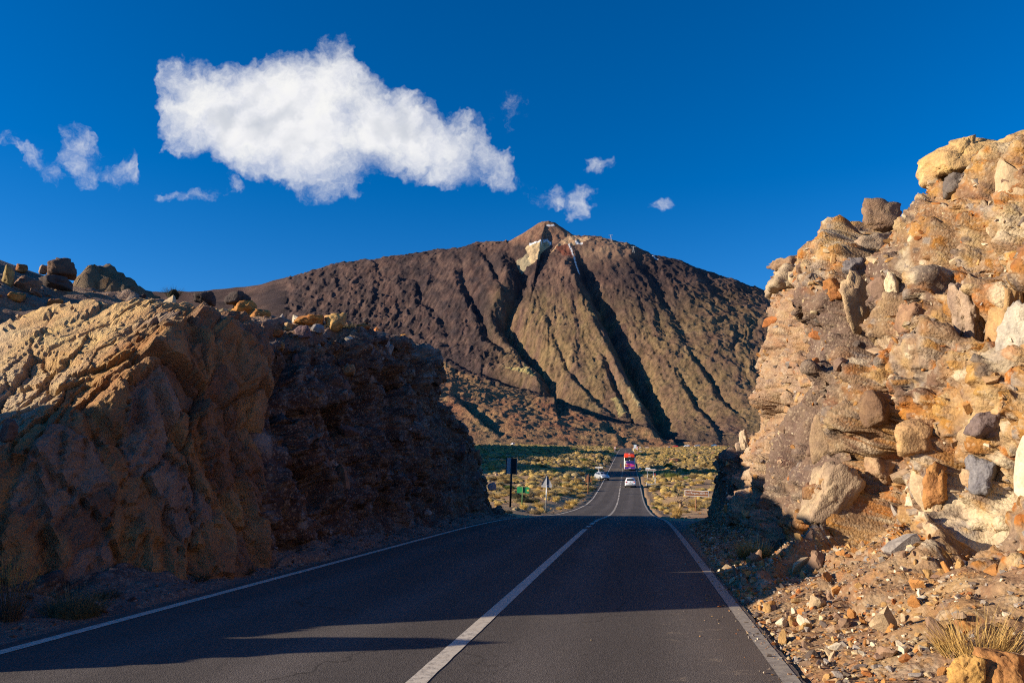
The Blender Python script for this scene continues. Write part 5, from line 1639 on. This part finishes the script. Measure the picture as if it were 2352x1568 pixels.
# altitude sign
p = ground_hit(1598.5, 1176); y = p[1]; hz = lambda v, u=1600: at(u, v, y)[2] - p[2]
o = sign_root('altitude_sign', p, 'brown altitude sign lettered Los Roques 2070 m', lean=.045)
post(o, hz(1139), .05, mat=M_BROWNP, y=.04)
W_, H_ = PX(52, y), PX(12.6, y); zc = hz(1132.6); xo = PX(1.6, y)
MB().box(xo - W_ / 2, xo + W_ / 2, -.012, .02, zc - H_ / 2, zc + H_ / 2).obj('border', M_WHITE, o, .01)
MB().box(xo - W_ / 2 + .055, xo + W_ / 2 - .055, -.020, -.0125, zc - H_ / 2 + .05, zc + H_ / 2 - .05).obj('panel', M_BROWN, o)
t = mobj('lettering', text_mesh('Los Roques 2070 m', H_ * .52, .006, W_ * .88), M_WHITE, o); t.location = (xo, -.025, zc)
# direction signs on two legs
def two_leg(name, u, y, vt, vm, vb, vg, wpx, label, txt, panel=M_BROWN, edge=M_WHITE, top=True, topw=.47):
    p = on_ground(u, y)
    hz = lambda v: at(u, v, y)[2] - p[2]
    o = sign_root(name, p, label, lean=.03)
    W_ = PX(wpx, y)
    z0, z1 = hz(vb), hz(vm)
    for sx in (-.32, .30): post(o, z0 + .05, .045, x=sx * W_, y=.03, mat=M_STEEL, z0=-.6, name='leg')
    MB().box(-W_ / 2, W_ / 2, -.01, .02, z0, z1).obj('border', edge, o)
    MB().box(-W_ / 2 + .07, W_ / 2 - .07, -.016, -.0105, z0 + .07, z1 - .07).obj('panel', panel, o)
    zc, H_ = (z0 + z1) / 2, z1 - z0
    if txt:
        t = mobj('lettering', text_mesh(txt, H_ * .34, .006, W_ * .58), M_WHITE, o); t.location = (W_ * .15, -.022, zc)
        MB().prism([(-W_ * .44, zc), (-W_ * .38, zc + H_ * .2), (-W_ * .38, zc + H_ * .07), (-W_ * .33, zc + H_ * .07), (-W_ * .33, zc - H_ * .07), (-W_ * .38, zc - H_ * .07), (-W_ * .38, zc - H_ * .2)], -.024, -.0165).obj('arrow', M_WHITE, o)
        MB().box(-W_ * .27, -W_ * .19, -.024, -.0165, zc - H_ * .24, zc + H_ * .24).obj('pictogram', M_WHITE, o)
    if top: MB().box(-W_ / 2, -W_ / 2 + W_ * topw, -.01, .02, z1 + .01, hz(vt)).obj('top_plate', M_PALEBLUE, o)
    return o
M_PALEBLUE = plain('pale_blue_plate', (.62, .70, .76), .45, var=.04)
two_leg('direction_sign', 1494, 150.0, 1073.4, 1076.4, 1080.9, 1090, 21.5, 'brown direction sign with white arrow and pale plate on top', 'Parador de Turismo')
two_leg('direction_sign', 1476, 335.0, 1036.0, 1037.3, 1040.3, 1047, 13.0, 'far dull brown sign with white strip beside the upper road', None, M_BROWN, M_BROWNP)
# white arrow sign behind the parked car
p = on_ground(1376, 152.0); y = 152.0; hz = lambda v: at(1376, v, y)[2] - p[2]
o = sign_root('arrow_sign', p, 'white arrow board on one post behind the parked car', lean=.01)
post(o, hz(1071.6), .07, y=.04)
W_ = PX(16.5, y)
MB().box(-W_ * .5, W_ * .36, -.01, .02, hz(1074.6), hz(1071.2)).obj('panel', M_WHITE, o, .01)
MB().prism([(W_ * .38, hz(1074.8)), (W_ * .5, hz(1074.8)), (W_ * .5, hz(1071.1)), (W_ * .38, hz(1071.1))], -.01, .02).obj('arrow_tip', M_WHITE, o)
MB().box(-W_ * .27, -W_ * .2, -.018, -.0105, hz(1073.3), hz(1072)).obj('mark', M_DARKTXT, o)
MB().box(-W_ * .46, -W_ * .36, -.018, -.0105, hz(1074.3), hz(1071.5)).obj('mark', M_GREYBACK, o)
# speed limit signs on the rise
def round_sign(u, v, y, dpx, label, extra=None):
    p = on_ground(u, y)
    hz = lambda vv: at(u, vv, y)[2] - p[2]
    o = sign_root('speed_limit_sign', p, label, lean=.01)
    r = PX(dpx, y) / 2; zc = hz(v)
    post(o, zc, .05, y=.04)
    MB().prism(disc(r, 0, zc), -.01, .02).obj('rim', M_RED, o)
    MB().prism(disc(r * .74, 0, zc), -.018, -.0105).obj('face', M_WHITE, o)
    t = mobj('lettering', text_mesh('60', r * .62, .006), M_DARKTXT, o); t.location = (0, -.022, zc)
    return o, zc, r
round_sign(1414, 1028.2, 335.0, 5.6, 'round red rimmed speed limit sign on the left at the rise')
o, zc, r = round_sign(1465.5, 1030.4, 372.0, 4.6, 'round speed limit sign under a warning triangle at the road top')
MB().prism([(-r * 1.05, zc + r * 1.05), (r * 1.05, zc + r * 1.05), (0, zc + r * 2.9)], -.01, .02).obj('triangle', M_RED, o)
MB().prism([(-r * .6, zc + r * 1.3), (r * .6, zc + r * 1.3), (0, zc + r * 2.4)], -.018, -.0105).obj('triangle_face', M_WHITE, o)
p = on_ground(1461, 400.0); hz = lambda v: at(1461, v, 400.0)[2] - p[2]
o = sign_root('information_board', p, 'tall pale grey information board at the top of the road', lean=.0)
w_ = PX(6.0, 400) / 2
MB().box(-w_, w_, 0, .06, hz(1029), hz(1020.6)).obj('panel', M_PALEBLUE, o)
for sx in (-.7, .7): post(o, hz(1026), .06, x=w_ * sx, y=.1, name='leg')
for u, v0, v1, y, lab in [(1472.2, 1025.4, 1034.5, 395.0, 'white round topped marker post right of the road top'), (1457.5, 1027.4, 1036.5, 372.0, 'slim white edge marker post at the road top')]:
    p = on_ground(u, y); hz = lambda v: at(u, v, y)[2] - p[2]
    o = sign_root('marker_post', p, lab, lean=0)
    post(o, hz(v0 + 2.4), .10, mat=M_WHITE); MB().prism(disc(PX(2.3, y) / 2, 0, hz(v0 + 1.2), 14), -.08, .08).obj('head', M_WHITE, o)
p = on_ground(1488, 430.0); hz = lambda v: at(1488, v, 430.0)[2] - p[2]
o = sign_root('roadside_board', p, 'pinkish long board half hidden by scrub beyond the road top', lean=0)
w_ = PX(8.2, 430) / 2
MB().box(-w_, w_, 0, .06, hz(1028.2), hz(1026.2)).obj('panel', plain('faded_board', (.55, .40, .36), .6), o)
for sx in (-.6, .6): post(o, hz(1027), .06, x=w_ * sx, y=.1, name='leg')
p = on_ground(1539.3, 520.0); hz = lambda v: at(1539.3, v, 520.0)[2] - p[2]
o = sign_root('parking_sign', p, 'small blue square sign by the distant car park', lean=0)
w_ = PX(3.4, 520) / 2
post(o, hz(1026), .07); MB().box(-w_, w_, -.04, 0, hz(1029), hz(1025.4)).obj('panel', M_BLUE, o); MB().box(-w_ * .5, w_ * .5, -.06, -.041, hz(1028.2), hz(1026.3)).obj('mark', M_WHITE, o)
# posts and small roadside things
p = on_ground(1426.6, 205.0)
o = tag(MB().box(-.22, .22, -.22, .22, -.4, 1.15, .02).obj('wooden_post', M_WOOD, None, .02), 'short brown wooden block post in the scrub left of the road', 'post'); o.location = p
p = on_ground(1504.5, 137.0); hz = lambda v: at(1504.5, v, 137.0)[2] - p[2]
o = empty('marker_post', p, 'thin red and white marker post right of the white car', 'post'); o.rotation_euler = (0, .03, 0)
MB().tube([(0, 0, -.4), (0, 0, hz(1095.5))], .05, 8).obj('pole', M_WHITE, o, smooth=True)
MB().tube([(0, 0, hz(1093)), (0, 0, hz(1086.5))], .052, 8).obj('red_band', M_RED, o, smooth=True)
p = on_ground(1498.5, 134.0)
o = empty('stone_kerb', p, 'low grey stone culvert wall beside the marker post', 'wall')
MB().box(-.9, .8, -.25, .25, -.3, .42).obj('wall', plain('grey_masonry', (.30, .29, .30), .9, var=.3, scale=12), o, .03)
MB().box(-1.02, -.86, -.28, .28, -.3, .62).obj('end_stone', M_GREYBACK, o, .03)
p = on_ground(1471.2, 172.0)
o = empty('milestone_post', p, 'small square white marker on a stake right of the bus', 'post')
post(o, .95, .05, mat=M_WOOD); MB().box(-.24, .24, -.05, 0, .95, 1.4).obj('plate', M_GREYBACK, o)

# ------------------------------------------------------------------ vehicles
M_CARW = plain('white_car_paint', (.74, .75, .78), .22, 0, .6, .02)
M_CARS = plain('silver_car_paint', (.52, .55, .60), .25, .4, .6, .02)
M_CARR = plain('red_car_paint', (.52, .03, .02), .25, 0, .6, .02)
M_CARB = plain('blue_car_paint', (.10, .22, .42), .25, 0, .6, .02)
M_GLASS = plain('dark_car_glass', (.018, .022, .028), .06, 0, .8, .05)
M_TYRE = plain('tyre_rubber', (.018, .018, .018), .85, var=.1)
M_RIM = plain('wheel_rim', (.35, .36, .38), .35, .8)
M_TAIL = plain('tail_lamp', (.55, .02, .02), .2, 0, .7)
M_AMBER = plain('amber_lamp', (.75, .20, .02), .25, 0, .7)
M_HEADL = plain('head_lamp', (.55, .62, .70), .1, 0, .9)
M_TRIM = plain('black_trim', (.02, .02, .022), .6)
M_PLATE = plain('number_plate', (.70, .70, .70), .4)

def loft(stations, sec):
    rings = [sec(*s) for s in stations]
    n = len(rings[0])
    V = [p for r in rings for p in r]
    F = []
    for i in range(len(rings) - 1):
        for j in range(n):
            F.append((i * n + j, i * n + (j + 1) % n, (i + 1) * n + (j + 1) % n, (i + 1) * n + j))
    F.append(tuple(range(n))); F.append(tuple((len(rings) - 1) * n + j for j in range(n - 1, -1, -1)))
    return V, F
def car_sec(y, zb, zbelt, zt, w, wt):
    h = [(0, zb), (w * .85, zb), (w * .97, zb + .12), (w, (zb + zbelt) / 2 + .05), (w * .97, zbelt), (wt * 1.02, zt - .08), (wt * .86, zt - .01), (0, zt + .015)]
    return [(x, y, z) for x, z in h] + [(-x, y, z) for x, z in h[-2:0:-1]]
def wheel(root, x, y, r, w):
    s = 1 if x > 0 else -1
    t = MB().tube([(x - w / 2, y, r), (x - w / 2 * .8, y, r), (x + w / 2 * .8, y, r), (x + w / 2, y, r)], [r * .9, r, r, r * .9], 18).obj('wheel', M_TYRE, root, smooth=True)
    MB().tube([(x + s * w * .50, y, r), (x + s * w * .56, y, r)], [r * .62, r * .55], 14).obj('rim', M_RIM, t, smooth=True)
def quad(pts, mat, root, name, th=(0, 0, 0)):
    th = Vector(th)
    P = [Vector(p) for p in pts]
    return MB().add([tuple(p) for p in P] + [tuple(p + th) for p in P], [(0, 1, 2, 3), (7, 6, 5, 4), (0, 4, 5, 1), (1, 5, 6, 2), (2, 6, 7, 3), (3, 7, 4, 0)]).obj(name, mat, root)
def car(p, rz, label, paint, name='car', pitch=0.0, group=None, emblem=True, roll=0.0):
    o = empty(name, p, label, 'car', group)
    o.rotation_mode = 'ZXY'; o.rotation_euler = (pitch, roll, rz)
    st = [(0, .42, .78, .80, .70, .66), (.05, .30, .90, .93, .81, .76), (.22, .26, .99, 1.06, .85, .74), (.60, .22, 1.0, 1.40, .865, .62), (.95, .22, 1.0, 1.48, .865, .62), (1.7, .22, .98, 1.505, .865, .62), (2.25, .22, .96, 1.44, .865, .61),
          (2.95, .22, .95, 1.03, .86, .70), (3.4, .24, .87, .93, .84, .68), (3.78, .28, .72, .78, .78, .62), (3.95, .36, .60, .64, .60, .52)]
    V, F = loft(st, car_sec)
    b = MB().add(V, F).obj('body', paint, o, smooth=True)
    quad([(-.60, .205, 1.09), (.60, .205, 1.09), (.50, .545, 1.375), (-.50, .545, 1.375)], M_GLASS, o, 'rear_window', (0, .03, -.03))
    quad([(-.60, 2.88, 1.075), (.60, 2.88, 1.075), (.52, 2.34, 1.415), (-.52, 2.34, 1.415)], M_GLASS, o, 'windscreen', (0, -.03, -.03))
    for s in (-1, 1):
        quad([(s * .835, .75, 1.04), (s * .835, 2.70, 1.0), (s * .645, 2.20, 1.37), (s * .645, .95, 1.39)], M_GLASS, o, 'side_window', (-s * .05, 0, 0))
        MB().box(min(s * .50, s * .76), max(s * .50, s * .76), -.005, .10, .83, .985, .02).obj('tail_light', M_TAIL, o, .01)
        MB().box(min(s * .46, s * .74), max(s * .46, s * .74), 3.70, 3.84, .62, .78, .02).obj('headlight', M_HEADL, o, .01)
        m = MB().box(min(s * .86, s * 1.04), max(s * .86, s * 1.04), 2.50, 2.62, .98, 1.10, .02).obj('mirror', M_TRIM, o, .015)
        for yy in (.66, 3.12): wheel(o, s * .77, yy, .31, .2)
    MB().box(-.70, .70, -.03, .20, .26, .43, .03).obj('rear_bumper', M_TRIM, o, .02)
    MB().box(-.46, .46, 3.88, 3.975, .30, .44, .01).obj('grille', M_TRIM, o, .01)
    MB().box(-.42, .42, 3.84, 3.93, .62, .68, .01).obj('upper_grille', M_TRIM, o)
    MB().box(-.27, .27, -.035, -.015, .56, .68).obj('plate', M_PLATE, o); MB().box(-.27, .27, 3.975, 3.985, .46, .57).obj('plate', M_PLATE, o)
    MB().box(-.30, .30, -.025, -.012, .68, .71).obj('plate_trim', M_TRIM, o)
    MB().box(-.34, .34, .585, .64, 1.44, 1.47).obj('roof_spoiler', paint, o, .01)
    if emblem:
        for dz in (0, .05):
            MB().prism([(-.07, .86 + dz), (0, .91 + dz), (.07, .86 + dz), (.07, .885 + dz), (0, .935 + dz), (-.07, .885 + dz)], .02, .05).obj('emblem', M_RIM, o)
    return o
slope = lambda y: float((zr(y + 2) - zr(y - 2)) / 4)
yc = 128.0
car((float(road_c(yc)) + 1.62, yc, float(zr(yc)) + .02), 0.012, 'white hatchback seen from behind in the right lane', M_CARW, pitch=math.atan(slope(yc + 2)))
p = on_ground(1377, 149.0)
car((p[0] - .35, 150.5, max(p[2], float(zr(149.0)) + .1)), math.pi + .42, 'silver parked car facing the camera among bushes left of the road', M_CARS, pitch=0.0, roll=.06)
for u, y, rz, lab, pt in [(1561, 545.0, 1.5, 'red car parked far off at the right end of the road', M_CARR), (1587, 560.0, 1.6, 'white car parked far off right of the red one', M_CARW), (1611, 575.0, 1.7, 'pale silver car parked beyond a yellow bush', M_CARS),
                          (1650, 590.0, 1.5, 'blue grey car parked farthest right on the plain', M_CARB), (1180, 470.0, .5, 'white car parked far off on the left of the plain', M_CARW)]:
    p = on_ground(u, y, .25)
    car(p, rz, lab, pt, group='cars in the distant car park', emblem=False)

def livery():
    m, k, b = new_mat('printed_bus_panel')
    tc = k.n('ShaderNodeTexCoord').outputs['Generated']
    s = k.n('ShaderNodeSeparateXYZ', ins={0: tc})
    n = k.noise(tc, 3.0, 4, .6).outputs['Fac']
    x = k.math('ADD', s.outputs[0], k.math('MULTIPLY', k.math('SUBTRACT', n, .5), .25))
    up = k.ramp(x, [(0.0, (.85, .80, .35)), (.16, (.75, .76, .62)), (.38, (.35, .34, .50)), (.52, (.05, .04, .22)), (.75, (.01, .03, .22)), (1.0, (.01, .01, .06))])
    lo = k.ramp(x, [(0.0, (.80, .45, .30)), (.3, (.75, .35, .30)), (.5, (.70, .06, .30)), (.75, (.65, .02, .22)), (1.0, (.45, .01, .10))])
    z = k.math('ADD', s.outputs[2], k.math('MULTIPLY', k.math('SUBTRACT', n, .5), .2))
    k.put(b.inputs['Base Color'], k.mix(k.mapr(z, .42, .58, smooth=True), lo, up))
    b.inputs['Roughness'].default_value = .3
    return m
def bus(y):
    p = (float(road_c(y)) + 1.66, y, float(zr(y)) + .02)
    o = empty('coach', p, 'tall tour coach with red roof and purple pink tail going uphill', 'bus')
    o.rotation_mode = 'ZXY'; o.rotation_euler = (math.atan(slope(y + 4)), 0, .011)
    red = plain('coach_red', (.72, .06, .015), .3, 0, .6, .03); white = plain('coach_white', (.78, .77, .72), .3, 0, .6, .03); purple = plain('coach_purple', (.10, .02, .26), .3, 0, .6, .05)
    def sec(y_, zb, zt, w, wt, r):
        h = [(0, zb), (w * .93, zb), (w, zb + .15), (w, 1.9), (w * .995, 2.7), (wt, zt - r), (wt - r * .3, zt - r * .35), (wt - r, zt), (0, zt + .03)]
        return [(x, y_, z) for x, z in h] + [(-x, y_, z) for x, z in h[-2:0:-1]]
    st = [(.0, .42, 3.10, 1.20, 1.16, .2), (.06, .36, 3.30, 1.26, 1.20, .25), (.35, .33, 3.72, 1.275, 1.17, .28), (.8, .33, 3.80, 1.275, 1.17, .28), (6, .33, 3.80, 1.275, 1.17, .28), (11.5, .33, 3.78, 1.275, 1.17, .28), (12.1, .36, 3.5, 1.24, 1.12, .3), (12.3, .42, 3.0, 1.14, 1.05, .3)]
    V, F = loft(st, sec); MB().add(V, F).obj('body', white, o, smooth=True)
    # red roof cap that wraps the upper tail
    st2 = [(-.02, 3.02, 3.16, 1.20, 1.18, .06), (.04, 3.10, 3.36, 1.25, 1.215, .1), (.33, 3.40, 3.78, 1.255, 1.185, .2), (.8, 3.42, 3.87, 1.26, 1.185, .25), (11.5, 3.42, 3.85, 1.26, 1.185, .25)]
    def sec2(y_, zb, zt, w, wt, r):
        h = [(0, zb), (w, zb), (wt, zt - r * .5), (wt - r, zt), (0, zt + .03)]
        return [(x, y_, z) for x, z in h] + [(-x, y_, z) for x, z in h[-2:0:-1]]
    V, F = loft(st2, sec2); rf = MB().add(V, F).obj('roof', red, o, smooth=True)
    MB().box(-.22, .16, .36, 1.0, 3.84, 3.94, .03).obj('roof_hatch', M_WHITE, rf)
    MB().box(-.34, .32, -.045, .05, 3.20, 3.28).obj('top_marker', M_WHITE, o)
    quad([(-1.10, -.025, 2.30), (1.10, -.025, 2.30), (1.12, .00, 3.05), (-1.12, .00, 3.05)], M_GLASS, o, 'rear_window', (0, .05, 0))
    MB().box(-.10, .12, -.045, -.03, 2.36, 2.52).obj('window_sticker', M_WHITE, o)
    lv = livery()
    MB().box(-1.12, -.015, -.035, .05, .98, 2.26).obj('engine_door', lv, o, .02)
    MB().box(.015, 1.12, -.035, .05, .98, 2.26).obj('engine_door', plain('coach_blue', (.03, .03, .20), .3, 0, .6, .1), o, .02)
    quad([(.03, -.04, 1.0), (1.10, -.04, 1.0), (1.10, -.04, 1.36), (.03, -.04, 1.70)], plain('coach_pink', (.66, .04, .28), .3, 0, .6, .2), o, 'pink_sweep', (0, .012, 0))
    MB().box(-1.20, 1.20, -.05, .10, .42, .92, .02).obj('bumper', purple, o, .03)
    for s in (-1, 1):
        MB().box(min(s * .32, s * .88), max(s * .32, s * .88), -.065, -.03, .95, 1.13).obj('fog_lamp', M_AMBER, o, .01)
        MB().box(min(s * 1.0, s * 1.14), max(s * 1.0, s * 1.14), -.06, .0, 1.15, 1.45).obj('tail_light', M_TAIL, o, .01)
        MB().box(min(s * 1.245, s * 1.285), max(s * 1.245, s * 1.285), .9, 11.4, 2.15, 3.05).obj('side_windows', M_GLASS, o)
        MB().box(min(s * 1.25, s * 1.283), max(s * 1.25, s * 1.283), .3, 12.0, .36, .60).obj('side_skirt', purple, o)
        MB().box(min(s * 1.24, s * 1.50), max(s * 1.24, s * 1.50), 12.0, 12.25, 2.5, 3.0).obj('mirror', M_TRIM, o, .03)
        for yy in (2.3, 3.6, 9.6): wheel(o, s * 1.11, yy, .50, .3)
    MB().prism(disc(.21, -.66, 1.98, 18), -.05, -.036).obj('round_logo', purple, o)
    MB().box(-.78, -.12, -.05, -.036, 1.22, 1.34).obj('black_stripe', M_TRIM, o)
    MB().box(-.27, .27, -.07, -.051, .50, .62).obj('plate', M_PLATE, o)
    MB().tube([(-.62, .1, .34), (-.62, -.03, .34)], .06, 8).obj('exhaust', M_TRIM, o)
bus(186.0)

# ------------------------------------------------------------------ cable-car station and pylons on the shoulder of the volcano
M_STATION = plain('station_wall', (.30, .17, .12), .8, var=.15)
def on_mountain(u, v):
    for dv in range(0, 40):
        p, n = hit(u, v + dv * .5, BVH_M)
        if p is not None: return p
    return Vector(at(u, v, 4950))
p = on_mountain(1375, 549)
o = empty('cable_car_station', p, 'small brown cable car station on the skyline below the summit', 'building')
MB().box(-19, 19, -10, 10, -8, 11).obj('wall', M_STATION, o); MB().prism([(-21, 11), (21, 11), (15, 16), (-15, 16)], -11, 11).obj('roof', M_TRIM, o)
for i in range(3): MB().box(-14 + i * 10, -8 + i * 10, -10.3, -9.9, 1, 7).obj('window', M_GLASS, o)
for u, v, lab in [(1403, 553, 'steel cable car pylon on the skyline right of the station'), (1455, 580, 'second cable car pylon lower on the right shoulder')]:
    p = on_mountain(u, v)
    o = empty('cable_pylon', p, lab, 'pylon')
    for sx in (-1, 1):
        for sy in (-1, 1): MB().tube([(sx * 5, sy * 5, -4), (sx * 1.5, sy * 1.5, 36)], .9, 5).obj('leg', M_STEEL, o)
    MB().box(-13, 13, -1.5, 1.5, 35, 38).obj('cross_arm', M_STEEL, o)
    for i, z in enumerate((6, 16, 26)):
        w_ = 5 - 3.5 * (z + 4) / 40; MB().box(-w_, w_, -w_ - .3, -w_ + .3, z, z + 1.2).obj('brace', M_STEEL, o)


# ------------------------------------------------------------------ look-alikes: say which one, counted from the camera
ORD = ['nearest', 'second nearest', 'third nearest', 'fourth nearest', 'fifth nearest', 'sixth nearest', 'seventh nearest', 'eighth nearest', 'ninth nearest', 'tenth nearest', 'eleventh nearest', 'twelfth nearest']
same = {}
for o in coll.objects:
    if o.parent is None and 'label' in o and 'category' in o:
        same.setdefault(o['label'], []).append(o)
for lab, L_ in same.items():
    if len(L_) > 1:
        L_.sort(key=lambda o: o.location.y)
        for i, o in enumerate(L_):
            o['label'] = lab + ', ' + (ORD[i] if i < len(ORD) else 'beyond the others')
